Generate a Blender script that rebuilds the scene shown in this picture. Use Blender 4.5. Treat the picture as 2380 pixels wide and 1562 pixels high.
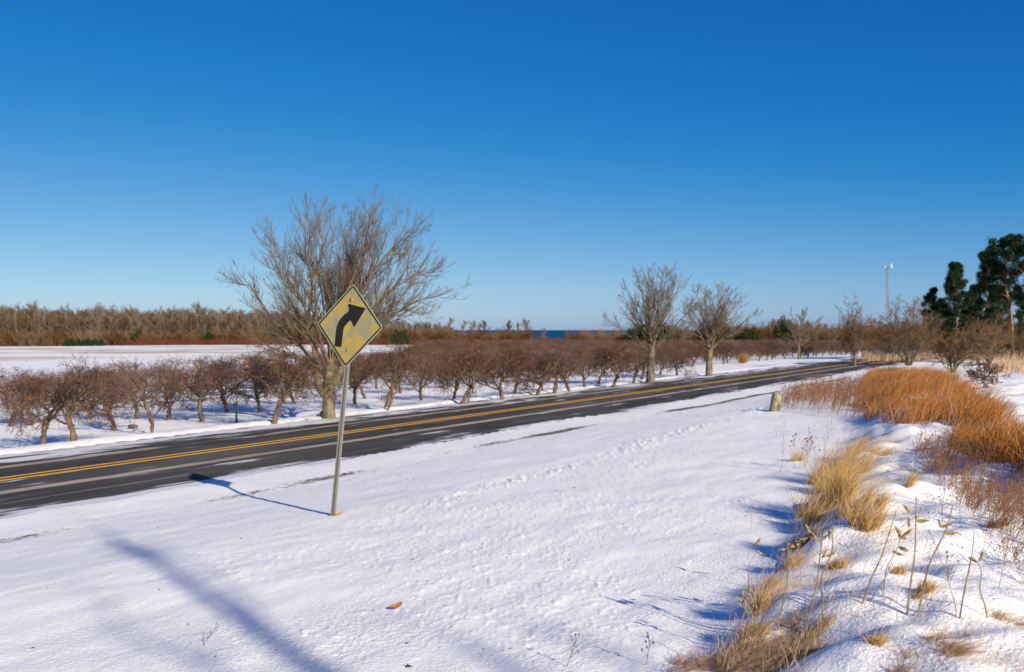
import bpy, bmesh, math, random
import numpy as np
from mathutils import Vector, Matrix

for o in list(bpy.data.objects):
    bpy.data.objects.remove(o)
scene = bpy.context.scene
COL = scene.collection
R = math.radians

# ------------------------------------------------------------------ camera
CAM_Z = 2.7
FV = 2313.0                      # focal length in units of a 2379 px wide picture
cam_d = bpy.data.cameras.new("camera")
cam = bpy.data.objects.new("camera", cam_d)
COL.objects.link(cam)
cam.location = (0, 0, CAM_Z)
cam.rotation_euler = (R(90 - 0.347), 0, 0)
cam_d.sensor_width = 36.0
cam_d.lens = 35.0
cam_d.clip_start = 0.05
cam_d.clip_end = 90000
cam_d.dof.use_dof = True
cam_d.dof.focus_distance = 10.5
cam_d.dof.aperture_fstop = 2.4
scene.camera = cam

# ------------------------------------------------------------------ sky and sun
SUN_ELEV = R(24.0)
SH = Vector((0.545, -0.838, 0)).normalized()
SUNV = Vector((SH.x * math.cos(SUN_ELEV), SH.y * math.cos(SUN_ELEV), math.sin(SUN_ELEV)))
world = bpy.data.worlds.new("World")
scene.world = world
world.use_nodes = True
wn = world.node_tree
wn.nodes.clear()
w_out = wn.nodes.new('ShaderNodeOutputWorld')
w_bg = wn.nodes.new('ShaderNodeBackground')
w_sky = wn.nodes.new('ShaderNodeTexSky')
w_sky.sky_type = 'NISHITA'
w_sky.sun_disc = False
w_sky.sun_elevation = SUN_ELEV
w_sky.sun_rotation = math.atan2(SH.x, SH.y)
w_sky.altitude = 200
w_sky.air_density = 0.5
w_sky.dust_density = 0.6
w_sky.ozone_density = 4.0
w_bg.inputs['Strength'].default_value = 0.075
# the deep, saturated blue of the film: one tone curve for the whole sky
w_sp = wn.nodes.new('ShaderNodeSeparateColor')
w_cb = wn.nodes.new('ShaderNodeCombineColor')
wn.links.new(w_sky.outputs[0], w_sp.inputs[0])
def w_math(op, a, b):
    n = wn.nodes.new('ShaderNodeMath')
    n.operation = op
    wn.links.new(a, n.inputs[0])
    n.inputs[1].default_value = b
    return n.outputs[0]
w_x = w_math('MULTIPLY', w_math('SUBTRACT', w_sp.outputs[0], 1.25), 1.5)      # a film toe: red dies away softly
w_q = w_math('SQRT', w_math('ADD', w_math('POWER', w_math('ABSOLUTE', w_x, 0.0), 2.0), 0.25), 0.0)
w_add = wn.nodes.new('ShaderNodeMath')
w_add.operation = 'ADD'
wn.links.new(w_x, w_add.inputs[0]); wn.links.new(w_q, w_add.inputs[1])
w_r = w_math('MULTIPLY', w_add.outputs[0], 0.5)
w_g = w_math('ADD', w_math('MULTIPLY', w_math('POWER', w_sp.outputs[1], 1.10), 0.80), 0.06)
w_b = w_math('MULTIPLY', w_math('POWER', w_sp.outputs[2], 0.53), 2.36)
for i, c in enumerate((w_r, w_g, w_b)):
    wn.links.new(c, w_cb.inputs[i])
wn.links.new(w_cb.outputs[0], w_bg.inputs[0])
wn.links.new(w_bg.outputs[0], w_out.inputs[0])

sun_d = bpy.data.lights.new("sun", 'SUN')
sun_d.energy = 5.0
sun_d.angle = R(0.53)
sun_d.color = (1.0, 0.88, 0.70)
sun = bpy.data.objects.new("sun", sun_d)
COL.objects.link(sun)
sun.rotation_euler = SUNV.to_track_quat('Z', 'Y').to_euler()
sun.location = (30, -50, 40)

scene.view_settings.view_transform = 'Standard'
scene.view_settings.look = 'None'
scene.view_settings.exposure = 0.52
scene.view_settings.gamma = 1.0
scene.view_settings.use_curve_mapping = False
scene.cycles.use_denoising = True
scene.cycles.sample_clamp_indirect = 3.0
scene.cycles.max_bounces = 6
scene.cycles.transparent_max_bounces = 4

# ------------------------------------------------------------------ noise
def _hash(ix, iy, seed):
    h = (ix.astype(np.int64) * 374761393 + iy.astype(np.int64) * 668265263 + seed * 974634777) & 0x7fffffff
    h = ((h ^ (h >> 13)) * 1274126177) & 0x7fffffff
    h = h ^ (h >> 16)
    return (h & 0xffff) / 65535.0

def vnoise(x, y, seed=0):
    x = np.asarray(x, float); y = np.asarray(y, float)
    ix = np.floor(x); iy = np.floor(y)
    fx = x - ix; fy = y - iy
    fx = fx * fx * fx * (fx * (fx * 6 - 15) + 10); fy = fy * fy * fy * (fy * (fy * 6 - 15) + 10)
    a = _hash(ix, iy, seed); b = _hash(ix + 1, iy, seed)
    c = _hash(ix, iy + 1, seed); d = _hash(ix + 1, iy + 1, seed)
    return ((a * (1 - fx) + b * fx) * (1 - fy) + (c * (1 - fx) + d * fx) * fy) * 2 - 1

def fbm(x, y, seed=0, octv=4, gain=0.5):
    t = 0; a = 1; n = 0
    for k in range(octv):
        ca, sa = math.cos(0.6 * k), math.sin(0.6 * k)
        f = 2.03 ** k
        t = t + a * vnoise((x * ca - y * sa) * f, (x * sa + y * ca) * f, seed + 17 * k)
        n += a; a *= gain
    return t / n

def ss(a, b, x):
    t = np.clip((np.asarray(x, float) - a) / (b - a), 0, 1)
    return t * t * (3 - 2 * t)

# ------------------------------------------------------------------ layout of the land
TH = R(30.5)
U = np.array([math.sin(TH), math.cos(TH)])          # along the road, away from the camera
NL = np.array([-math.cos(TH), math.sin(TH)])        # across it, to the left
ROAD_D, ROAD_S1, ROAD_R = 17.0, 92.0, 70.0
P1 = U * ROAD_S1 + NL * ROAD_D
CC = P1 - NL * ROAD_R

def sd(X, Y):
    return X * U[0] + Y * U[1], X * NL[0] + Y * NL[1]

def road_lat(X, Y):
    s, d = sd(X, Y)
    lat = d - ROAD_D
    arc = np.hypot(X - CC[0], Y - CC[1]) - ROAD_R
    return np.where(s > ROAD_S1, arc, lat), s, d

PROF_L = [-400, -30, -17, -13, -8.7, -5.3, -3.6, 3.3, 4.3, 6.5, 10, 28, 108, 300, 480, 760, 1000, 1800]
PROF_Z = [-1.5, 0.66, 0.66, 0.55, 0.36, 0.06, 0.0, 0.0, -0.02, -0.28, -0.36, -0.82, -2.0, -2.8, -4.8, -11, -17, -30]

def coarse_z(X, Y):
    lat, s, d = road_lat(X, Y)
    z = np.interp(lat, PROF_L, PROF_Z)
    fade = 1 - ss(48, 92, s)
    z = np.where((lat < -3.6), np.where(z > 0, z * fade, z), z)
    e = 1.4 + 0.145 * s - d
    bf = (1 - ss(30, 55, s)) * ss(-12, -2, s)
    z = z + bf * (0.30 * ss(0, 1.1, e) - 0.22 * ss(3.2, 7.0, e) - 0.7 * ss(9, 24, e))
    return z, lat, s, d, e, bf

def ground_z(X, Y, fine=True):
    X = np.asarray(X, float); Y = np.asarray(Y, float)
    z, lat, s, d, e, bf = coarse_z(X, Y)
    onroad = (1 - ss(3.4, 4.4, np.abs(lat + 0.1)))
    off = 1 - onroad
    r = np.hypot(X, Y)
    z = z + off * 0.035 * fbm(X * 0.45, Y * 0.45, 3, 3) * (1 - ss(60, 200, r))
    bm = bf * ss(-0.2, 0.9, e) * (1 - ss(7, 14, e))
    z = z + bm * (0.20 * fbm(X * 0.8 + 3, Y * 0.8, 5, 3) + 0.07 * fbm(X * 2.2, Y * 2.2, 9, 2))
    z = z + ss(40, 120, lat) * 0.25 * fbm(X * 0.02, Y * 0.02, 21, 2)
    if not fine:
        return z
    near = 1 - ss(25, 60, r)
    # wind-packed ripples, crumbs and the row of clods beside the road
    z = z + off * near * 0.010 * fbm(s * 1.3, d * 3.2, 31, 3)
    patch = ss(-0.3, 0.45, fbm(X * 0.40, Y * 0.40, 44, 3) - 0.25 * ss(0.0, 4.0, e + 4.0)) * 0.9 + 0.1
    lump = np.clip(vnoise(X * 12, Y * 12, 12) - 0.60, 0, 1) * 0.026 + np.clip(vnoise(X * 21, Y * 21, 13) - 0.40, 0, 1) * 0.018 + vnoise(X * 30, Y * 30, 14) * 0.0025
    smooth_berm = 1 - 0.8 * bm
    z = z + off * near * lump * patch * smooth_berm
    track = np.exp(-((d - (6.9 + 0.055 * s + 0.12 * np.sin(s * 0.7))) / 0.28) ** 2) * ss(7, 10, s) * (1 - ss(30, 40, s))
    z = z + track * (np.clip(fbm(X * 13, Y * 13, 77, 3) - 0.05, -0.15, 1) * 0.062) * (0.35 + 0.65 * ss(-0.2, 0.3, vnoise(s * 0.55, d * 0.2, 78)))
    edge = np.exp(-((lat - 3.9) / 0.35) ** 2)
    z = z + edge * (0.05 + 0.03 * fbm(X * 2.0, Y * 2.0, 55, 2)) * (1 - ss(60, 120, r))
    # the snow ends raggedly at the edge of the cleared lanes
    e1 = -3.45 + 0.50 * fbm(s * 0.30, d * 0.1, 61, 3) + 0.16 * fbm(s * 1.7, d * 2.0, 62, 3)
    e2 = 3.45 + 0.18 * fbm(s * 0.3, d * 0.1, 63, 3) + 0.08 * fbm(s * 1.7, d * 2.0, 64, 2)
    bare = ss(0, 0.14, lat - e1) * ss(0, 0.14, e2 - lat)
    z = np.where(bare > 0, z * (1 - bare) + 0.024 * (1 - bare) - 0.05 * bare, z + 0.024)
    return z

def unproject(px, py):
    """ground point seen at (px, py) of the 2379 px wide photograph"""
    xp = (px - 1189.5) / FV
    yp = (767.0 - py) / FV
    tt = np.geomspace(2.5, 900, 700)
    hit = CAM_Z + yp * tt <= ground_z(xp * tt, tt, False)
    i = int(np.argmax(hit)) if hit.any() else 699
    lo, hi = tt[max(i - 1, 0)], tt[i]
    for _ in range(18):
        m = 0.5 * (lo + hi)
        if CAM_Z + yp * m <= float(ground_z(np.array([xp * m]), np.array([m]), False)[0]):
            hi = m
        else:
            lo = m
    t = hi
    x, y = xp * t, t
    return np.array([x, y, float(ground_z(np.array([x]), np.array([y]))[0])])

def at_depth(px, Z):
    x = (px - 1189.5) / FV * Z
    return np.array([x, Z, float(ground_z(np.array([x]), np.array([Z]), False)[0])])

# ------------------------------------------------------------------ materials
def new_mat(name):
    m = bpy.data.materials.new(name)
    m.use_nodes = True
    nt = m.node_tree
    b = nt.nodes['Principled BSDF']
    return m, nt, b

def nnode(nt, t, **kw):
    n = nt.nodes.new(t)
    for k, v in kw.items():
        if k in n.inputs:
            n.inputs[k].default_value = v
        else:
            setattr(n, k, v)
    return n

def mixc(nt, fac, a, b, blend='MIX'):
    n = nt.nodes.new('ShaderNodeMix')
    n.data_type = 'RGBA'
    n.blend_type = blend
    for sock, v in ((0, fac), (6, a), (7, b)):
        if hasattr(v, 'is_output'):
            nt.links.new(v, n.inputs[sock])
        else:
            n.inputs[sock].default_value = v if sock == 0 else (*v, 1)
    return n.outputs[2]

def mathn(nt, op, a, b=None, c=None):
    n = nt.nodes.new('ShaderNodeMath')
    n.operation = op
    for i, v in enumerate((a, b, c)):
        if v is None:
            continue
        if hasattr(v, 'is_output'):
            nt.links.new(v, n.inputs[i])
        else:
            n.inputs[i].default_value = v
    return n.outputs[0]

def ramp(nt, fac, lo, hi, a=0.0, b=1.0):
    n = nt.nodes.new('ShaderNodeMapRange')
    n.interpolation_type = 'SMOOTHSTEP'
    nt.links.new(fac, n.inputs[0])
    n.inputs[1].default_value = lo; n.inputs[2].default_value = hi
    n.inputs[3].default_value = a; n.inputs[4].default_value = b
    return n.outputs[0]

def coords(nt, scale=(1, 1, 1), attr=None, kind='Object'):
    mp = nt.nodes.new('ShaderNodeMapping')
    mp.inputs['Scale'].default_value = scale
    if attr:
        a = nnode(nt, 'ShaderNodeAttribute', attribute_name=attr)
        nt.links.new(a.outputs['Vector'], mp.inputs[0])
    else:
        t = nt.nodes.new('ShaderNodeTexCoord')
        nt.links.new(t.outputs[kind], mp.inputs[0])
    return mp.outputs[0]

def noise(nt, vec, scale, detail=4, rough=0.55):
    n = nt.nodes.new('ShaderNodeTexNoise')
    n.inputs['Scale'].default_value = scale
    n.inputs['Detail'].default_value = detail
    n.inputs['Roughness'].default_value = rough
    nt.links.new(vec, n.inputs['Vector'])
    return n.outputs[0]

def bump(nt, b, height, strength, dist):
    n = nt.nodes.new('ShaderNodeBump')
    n.inputs['Strength'].default_value = strength
    n.inputs['Distance'].default_value = dist
    nt.links.new(height, n.inputs['Height'])
    nt.links.new(n.outputs[0], b.inputs['Normal'])

def bark_mat(name, c1, c2, scale=6, c3=None):
    m, nt, b = new_mat(name)
    v = coords(nt, (1, 1, 0.35))
    f = noise(nt, v, scale, 5, 0.65)
    col = mixc(nt, ramp(nt, f, 0.35, 0.65), c1, c2)
    if c3:
        g = noise(nt, coords(nt), 2.2, 3)
        col = mixc(nt, ramp(nt, g, 0.52, 0.68), col, c3)
    nt.links.new(col, b.inputs['Base Color'])
    b.inputs['Roughness'].default_value = 0.9
    b.inputs['Specular IOR Level'].default_value = 0.2
    bump(nt, b, f, 0.6, 0.02)
    return m

def island_mat(name, cols, rough=0.8, translucent=0.0, vary=0.0):
    """each blade, twig or needle takes its own tone"""
    m, nt, b = new_mat(name)
    g = nt.nodes.new('ShaderNodeNewGeometry')
    cr = nt.nodes.new('ShaderNodeValToRGB')
    el = cr.color_ramp.elements
    el[0].position = 0; el[0].color = (*cols[0], 1)
    el[1].position = 1; el[1].color = (*cols[-1], 1)
    for i, c in enumerate(cols[1:-1]):
        k = el.new((i + 1) / (len(cols) - 1)); k.color = (*c, 1)
    nt.links.new(g.outputs['Random Per Island'], cr.inputs[0])
    if vary:
        oi = nt.nodes.new('ShaderNodeObjectInfo')
        hs = nt.nodes.new('ShaderNodeHueSaturation')
        nt.links.new(ramp(nt, oi.outputs['Random'], 0, 1, 1 - vary, 1 + vary), hs.inputs['Value'])
        nt.links.new(ramp(nt, oi.outputs['Random'], 0.2, 0.9, 1.15, 0.75), hs.inputs['Saturation'])
        nt.links.new(cr.outputs[0], hs.inputs['Color'])
        nt.links.new(hs.outputs[0], b.inputs['Base Color'])
    else:
        nt.links.new(cr.outputs[0], b.inputs['Base Color'])
    b.inputs['Roughness'].default_value = rough
    b.inputs['Specular IOR Level'].default_value = 0.05
    if translucent:
        tr = nt.nodes.new('ShaderNodeBsdfTranslucent')
        nt.links.new(cr.outputs[0], tr.inputs[0])
        mx = nt.nodes.new('ShaderNodeMixShader')
        mx.inputs[0].default_value = translucent
        out = nt.nodes['Material Output']
        nt.links.new(b.outputs[0], mx.inputs[1]); nt.links.new(tr.outputs[0], mx.inputs[2])
        nt.links.new(mx.outputs[0], out.inputs[0])
    return m

M = {}

def make_snow():
    m, nt, b = new_mat('snow')
    vo = coords(nt)
    f1 = noise(nt, vo, 22, 4, 0.6)
    f2 = noise(nt, vo, 3.0, 4)
    base = mixc(nt, f2, (0.86, 0.86, 0.845), (0.90, 0.90, 0.88))
    ba = nnode(nt, 'ShaderNodeAttribute', attribute_name='bare')
    st = nnode(nt, 'ShaderNodeAttribute', attribute_name='straw')
    n1 = noise(nt, coords(nt, (9, 9, 9)), 1, 4, 0.6)
    bf = ramp(nt, mathn(nt, 'ADD', ba.outputs['Fac'], mathn(nt, 'MULTIPLY', mathn(nt, 'SUBTRACT', n1, 0.5), 1.2)), 0.38, 0.78)
    gc = mixc(nt, noise(nt, vo, 14, 3), (0.05, 0.042, 0.034), (0.20, 0.15, 0.10))
    n3 = noise(nt, coords(nt, (5, 5, 5)), 1, 5, 0.7)
    sf = ramp(nt, mathn(nt, 'ADD', st.outputs['Fac'], mathn(nt, 'MULTIPLY', mathn(nt, 'SUBTRACT', n3, 0.5), 0.9)), 0.35, 0.85)
    c = mixc(nt, sf, base, (0.50, 0.36, 0.19))
    c = mixc(nt, bf, c, gc)
    nt.links.new(c, b.inputs['Base Color'])
    b.inputs['Roughness'].default_value = 0.55
    b.inputs['Specular IOR Level'].default_value = 0.35
    h = mathn(nt, 'ADD', ramp(nt, noise(nt, vo, 34, 3, 0.6), 0.42, 0.72), mathn(nt, 'MULTIPLY', f1, 0.9))
    pm = ramp(nt, noise(nt, coords(nt, (0.5, 0.5, 0.5)), 1, 3), 0.40, 0.62, 0.25, 1.0)
    bump(nt, b, mathn(nt, 'MULTIPLY', h, pm), 0.42, 0.014)
    M['snow'] = m
make_snow()

def make_asphalt():
    m, nt, b = new_mat('asphalt')
    sdv = nnode(nt, 'ShaderNodeAttribute', attribute_name='sd')
    sep = nt.nodes.new('ShaderNodeSeparateXYZ')
    nt.links.new(sdv.outputs['Vector'], sep.inputs[0])
    S_, L_ = sep.outputs[0], sep.outputs[1]
    grain = noise(nt, coords(nt), 160, 2)
    big = ramp(nt, noise(nt, coords(nt, (0.22, 0.8, 1), 'sd'), 1.0, 5, 0.6), 0.35, 0.65)
    col = mixc(nt, big, (0.020, 0.0195, 0.017), (0.044, 0.041, 0.035))
    col = mixc(nt, mathn(nt, 'MULTIPLY', grain, 0.20), col, (0.11, 0.105, 0.095))
    bloom = ramp(nt, noise(nt, coords(nt, (0.09, 0.5, 1), 'sd'), 1.0, 4, 0.6), 0.45, 0.70, 0, 0.32)
    col = mixc(nt, bloom, col, (0.17, 0.155, 0.135))
    wob = mathn(nt, 'MULTIPLY', mathn(nt, 'SUBTRACT', noise(nt, coords(nt, (0.30, 0.0, 1), 'sd'), 1.0, 5, 0.6), 0.5), 0.28)
    rag = mathn(nt, 'MULTIPLY', mathn(nt, 'SUBTRACT', noise(nt, coords(nt, (1.6, 7, 1), 'sd'), 1.0, 4), 0.5), 0.16)
    LL = mathn(nt, 'ADD', mathn(nt, 'ADD', L_, wob), rag)
    # pale salt and frozen slush left between the wheel tracks
    near = ramp(nt, mathn(nt, 'ABSOLUTE', mathn(nt, 'ADD', LL, 1.36)), 0.10, 0.19, 1, 0)
    farl = ramp(nt, mathn(nt, 'ABSOLUTE', mathn(nt, 'SUBTRACT', LL, 1.55)), 0.08, 0.20, 1, 0)
    farl = mathn(nt, 'MULTIPLY', farl, ramp(nt, noise(nt, coords(nt, (0.14, 0, 1), 'sd'), 1.0, 3), 0.40, 0.50))
    thin = ramp(nt, mathn(nt, 'ABSOLUTE', mathn(nt, 'ADD', LL, 2.35)), 0.02, 0.08, 1, 0)
    thin = mathn(nt, 'MULTIPLY', thin, ramp(nt, noise(nt, coords(nt, (0.11, 0, 3), 'sd'), 1.3, 3), 0.52, 0.6))
    salt = mathn(nt, 'MAXIMUM', mathn(nt, 'MAXIMUM', near, farl), mathn(nt, 'MULTIPLY', thin, 0.35))
    col = mixc(nt, mathn(nt, 'MULTIPLY', salt, 0.85), col, mixc(nt, big, (0.34, 0.27, 0.205), (0.46, 0.375, 0.29)))
    # thin snow blown across, thicker towards both edges
    stk = noise(nt, coords(nt, (0.26, 1.9, 1), 'sd'), 1.0, 5, 0.62)
    stk2 = noise(nt, coords(nt, (0.9, 4.5, 1), 'sd'), 1.0, 4, 0.6)
    edge = mathn(nt, 'MAXIMUM', ramp(nt, L_, 1.3, 3.0), ramp(nt, L_, -2.4, -3.6))
    v = mathn(nt, 'ADD', mathn(nt, 'ADD', mathn(nt, 'MULTIPLY', stk, 0.75), mathn(nt, 'MULTIPLY', stk2, 0.25)), mathn(nt, 'MULTIPLY', edge, 0.17))
    film = ramp(nt, v, 0.585, 0.67)
    haze = mathn(nt, 'MULTIPLY', ramp(nt, v, 0.53, 0.66), 0.10)
    film = mathn(nt, 'MAXIMUM', mathn(nt, 'MULTIPLY', film, 0.8), haze)
    col = mixc(nt, film, col, (0.74, 0.75, 0.80))
    nt.links.new(col, b.inputs['Base Color'])
    b.inputs['Roughness'].default_value = 0.8
    b.inputs['Specular IOR Level'].default_value = 0.25
    bump(nt, b, grain, 0.35, 0.006)
    M['asphalt'] = m
make_asphalt()

def make_yellow():
    m, nt, b = new_mat('yellow_paint')
    f = noise(nt, coords(nt, (1.2, 9, 1), 'sd'), 1, 5, 0.65)
    col = mixc(nt, ramp(nt, f, 0.72, 0.88), (0.82, 0.44, 0.02), (0.09, 0.07, 0.045))
    g = noise(nt, coords(nt), 60, 3)
    col = mixc(nt, mathn(nt, 'MULTIPLY', g, 0.35), col, (0.62, 0.33, 0.03))
    nt.links.new(col, b.inputs['Base Color'])
    b.inputs['Roughness'].default_value = 0.7
    M['yellow'] = m
make_yellow()

def make_water():
    m, nt, b = new_mat('lake_water')
    f = noise(nt, coords(nt, (0.004, 0.0012, 1)), 1, 4)
    nt.links.new(mixc(nt, f, (0.002, 0.050, 0.12), (0.004, 0.075, 0.16)), b.inputs['Base Color'])
    b.inputs['Roughness'].default_value = 0.6
    b.inputs['Specular IOR Level'].default_value = 0.05
    bump(nt, b, noise(nt, coords(nt, (0.3, 0.1, 1)), 1, 3), 0.6, 0.5)
    M['water'] = m
make_water()

def make_sign_mats():
    m, nt, b = new_mat('weathered_yellow_sheeting')
    v = coords(nt)
    f = noise(nt, v, 5.2, 5, 0.6)
    f2 = noise(nt, v, 14, 4, 0.6)
    k = ramp(nt, mathn(nt, 'ADD', mathn(nt, 'MULTIPLY', f, 0.75), mathn(nt, 'MULTIPLY', f2, 0.25)), 0.43, 0.57)
    col = mixc(nt, k, (0.40, 0.285, 0.045), (0.25, 0.235, 0.135))
    k2 = ramp(nt, noise(nt, coords(nt, (1, 1, 1)), 3.1, 4), 0.56, 0.70)
    col = mixc(nt, mathn(nt, 'MULTIPLY', k2, 0.75), col, (0.19, 0.21, 0.20))
    sp = noise(nt, v, 120, 2)
    col = mixc(nt, ramp(nt, sp, 0.3, 0.75, 0, 0.25), col, (0.22, 0.19, 0.10))
    nt.links.new(col, b.inputs['Base Color'])
    b.inputs['Roughness'].default_value = 0.55
    M['sign_face'] = m
    m, nt, b = new_mat('black_sheeting')
    nt.links.new(mixc(nt, noise(nt, coords(nt), 30, 4), (0.006, 0.008, 0.007), (0.016, 0.019, 0.016)), b.inputs['Base Color'])
    b.inputs['Roughness'].default_value = 0.5
    b.inputs['Specular IOR Level'].default_value = 0.3
    M['sign_black'] = m
    m, nt, b = new_mat('pale_sign_edge')
    nt.links.new(mixc(nt, noise(nt, coords(nt), 18, 4), (0.26, 0.27, 0.16), (0.36, 0.36, 0.21)), b.inputs['Base Color'])
    b.inputs['Roughness'].default_value = 0.5
    M['sign_plate'] = m
    m, nt, b = new_mat('galvanised_steel')
    nt.links.new(mixc(nt, noise(nt, coords(nt, (1, 1, 0.4)), 40, 4), (0.17, 0.165, 0.135), (0.30, 0.29, 0.24)), b.inputs['Base Color'])
    b.inputs['Roughness'].default_value = 0.55
    b.inputs['Metallic'].default_value = 0.35
    M['galv'] = m
    m, nt, b = new_mat('rusty_bolt')
    nt.links.new(mixc(nt, noise(nt, coords(nt), 90, 3), (0.20, 0.09, 0.03), (0.42, 0.28, 0.12)), b.inputs['Base Color'])
    b.inputs['Roughness'].default_value = 0.4
    b.inputs['Metallic'].default_value = 0.6
    M['bolt'] = m
make_sign_mats()

M['bark_grey'] = bark_mat('grey_bark', (0.075, 0.06, 0.04), (0.20, 0.165, 0.11), 7, (0.12, 0.115, 0.055))
M['twig_brown'] = island_mat('brown_twigs', [(0.085, 0.066, 0.047), (0.16, 0.125, 0.09), (0.11, 0.082, 0.06)])
M['limb_brown'] = bark_mat('limb_bark', (0.085, 0.062, 0.042), (0.19, 0.145, 0.098), 9)
M['bark_apple'] = bark_mat('apple_bark', (0.06, 0.042, 0.03), (0.155, 0.108, 0.075), 8, (0.10, 0.085, 0.055))
M['twig_apple'] = island_mat('apple_twigs', [(0.048, 0.029, 0.023), (0.14, 0.080, 0.060), (0.085, 0.049, 0.038), (0.22, 0.135, 0.10), (0.06, 0.036, 0.029)], vary=0.35)
M['shoot_red'] = island_mat('red_shoots', [(0.26, 0.085, 0.06), (0.20, 0.06, 0.05)])
M['twig_red'] = island_mat('red_orchard_twigs', [(0.17, 0.042, 0.032), (0.13, 0.032, 0.027), (0.19, 0.07, 0.045)])
M['dry_leaf'] = island_mat('dry_leaves', [(0.50, 0.20, 0.04), (0.38, 0.14, 0.04), (0.58, 0.28, 0.07)], translucent=0.3)
M['wood_twig'] = island_mat('woodland_twigs', [(0.105, 0.07, 0.043), (0.17, 0.12, 0.075), (0.14, 0.09, 0.055), (0.085, 0.055, 0.036)], vary=0.35)
M['wood_grey'] = island_mat('grey_woodland_twigs', [(0.13, 0.105, 0.08), (0.20, 0.165, 0.13), (0.16, 0.125, 0.095)], vary=0.25)
M['wood_trunk'] = bark_mat('woodland_bark', (0.12, 0.09, 0.06), (0.25, 0.20, 0.145), 3)
M['brush'] = island_mat('brushwood', [(0.11, 0.068, 0.038), (0.165, 0.10, 0.052), (0.085, 0.052, 0.034)])
M['willow'] = island_mat('golden_twigs', [(0.42, 0.25, 0.08), (0.34, 0.20, 0.08), (0.27, 0.15, 0.07)])
M['poplar'] = island_mat('pale_twigs', [(0.30, 0.24, 0.17), (0.22, 0.165, 0.12), (0.16, 0.11, 0.08)])
M['needle'] = island_mat('pine_needles', [(0.010, 0.022, 0.010), (0.020, 0.038, 0.015), (0.034, 0.052, 0.020), (0.013, 0.028, 0.014)], 0.7)
M['needle_b'] = island_mat('cedar_foliage', [(0.016, 0.028, 0.010), (0.034, 0.044, 0.016), (0.055, 0.055, 0.022)], 0.7)
M['pine_bark'] = bark_mat('pine_bark', (0.10, 0.06, 0.036), (0.25, 0.155, 0.085), 5)
M['straw'] = island_mat('straw_grass', [(0.55, 0.36, 0.13), (0.66, 0.46, 0.20), (0.48, 0.28, 0.09), (0.60, 0.44, 0.22)], translucent=0.25)
M['straw_pale'] = island_mat('pale_grass', [(0.60, 0.44, 0.26), (0.50, 0.32, 0.16), (0.66, 0.50, 0.32)], translucent=0.25)
M['straw_red'] = island_mat('matted_grass', [(0.48, 0.32, 0.19), (0.60, 0.43, 0.28), (0.32, 0.19, 0.11), (0.66, 0.50, 0.34)], translucent=0.2)
M['orange_grass'] = island_mat('rusty_bluestem', [(0.42, 0.145, 0.02), (0.56, 0.22, 0.035), (0.26, 0.085, 0.02), (0.52, 0.28, 0.09), (0.16, 0.06, 0.022), (0.47, 0.18, 0.03)], translucent=0.25)
M['weed'] = island_mat('reddish_weeds', [(0.17, 0.085, 0.045), (0.25, 0.135, 0.07), (0.13, 0.065, 0.038)])
M['bramble'] = island_mat('rusty_brambles', [(0.19, 0.08, 0.036), (0.28, 0.13, 0.06), (0.11, 0.055, 0.032), (0.34, 0.20, 0.10)])
M['stalk'] = bark_mat('milkweed_stalk', (0.13, 0.10, 0.06), (0.30, 0.235, 0.14), 30)
M['pod'] = island_mat('milkweed_pod', [(0.42, 0.27, 0.10), (0.30, 0.19, 0.08), (0.50, 0.33, 0.14)], 0.7)
M['pod_dark'] = bark_mat('pod_outside', (0.12, 0.09, 0.045), (0.34, 0.24, 0.11), 40)
M['post_wood'] = bark_mat('lichened_wood', (0.15, 0.145, 0.085), (0.34, 0.33, 0.21), 12, (0.20, 0.22, 0.10))
M['post_dark'] = bark_mat('rotten_wood', (0.10, 0.085, 0.06), (0.24, 0.21, 0.13), 14)
M['tower'] = bark_mat('tower_steel', (0.16, 0.16, 0.17), (0.24, 0.24, 0.24), 1)
M['antenna'] = bark_mat('antenna_white', (0.74, 0.73, 0.70), (0.80, 0.79, 0.77), 2)
M['debris'] = island_mat('brown_litter', [(0.20, 0.13, 0.07), (0.11, 0.075, 0.045), (0.30, 0.20, 0.10)])
M['far_brush'] = island_mat('far_brush', [(0.13, 0.078, 0.04), (0.18, 0.105, 0.05), (0.10, 0.06, 0.034)], vary=0.3)

# ------------------------------------------------------------------ object helpers
def link(o, parent=None):
    COL.objects.link(o)
    if parent:
        o.parent = parent
    return o

def tag(o, label=None, cat=None, group=None, kind=None):
    if label: o['label'] = label
    if cat: o['category'] = cat
    if group: o['group'] = group
    if kind: o['kind'] = kind
    return o

def empty(name, loc, rz=0):
    o = bpy.data.objects.new(name, None)
    o.empty_display_size = 0.2
    o.location = loc
    o.rotation_euler = (0, 0, rz)
    return link(o)

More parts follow.
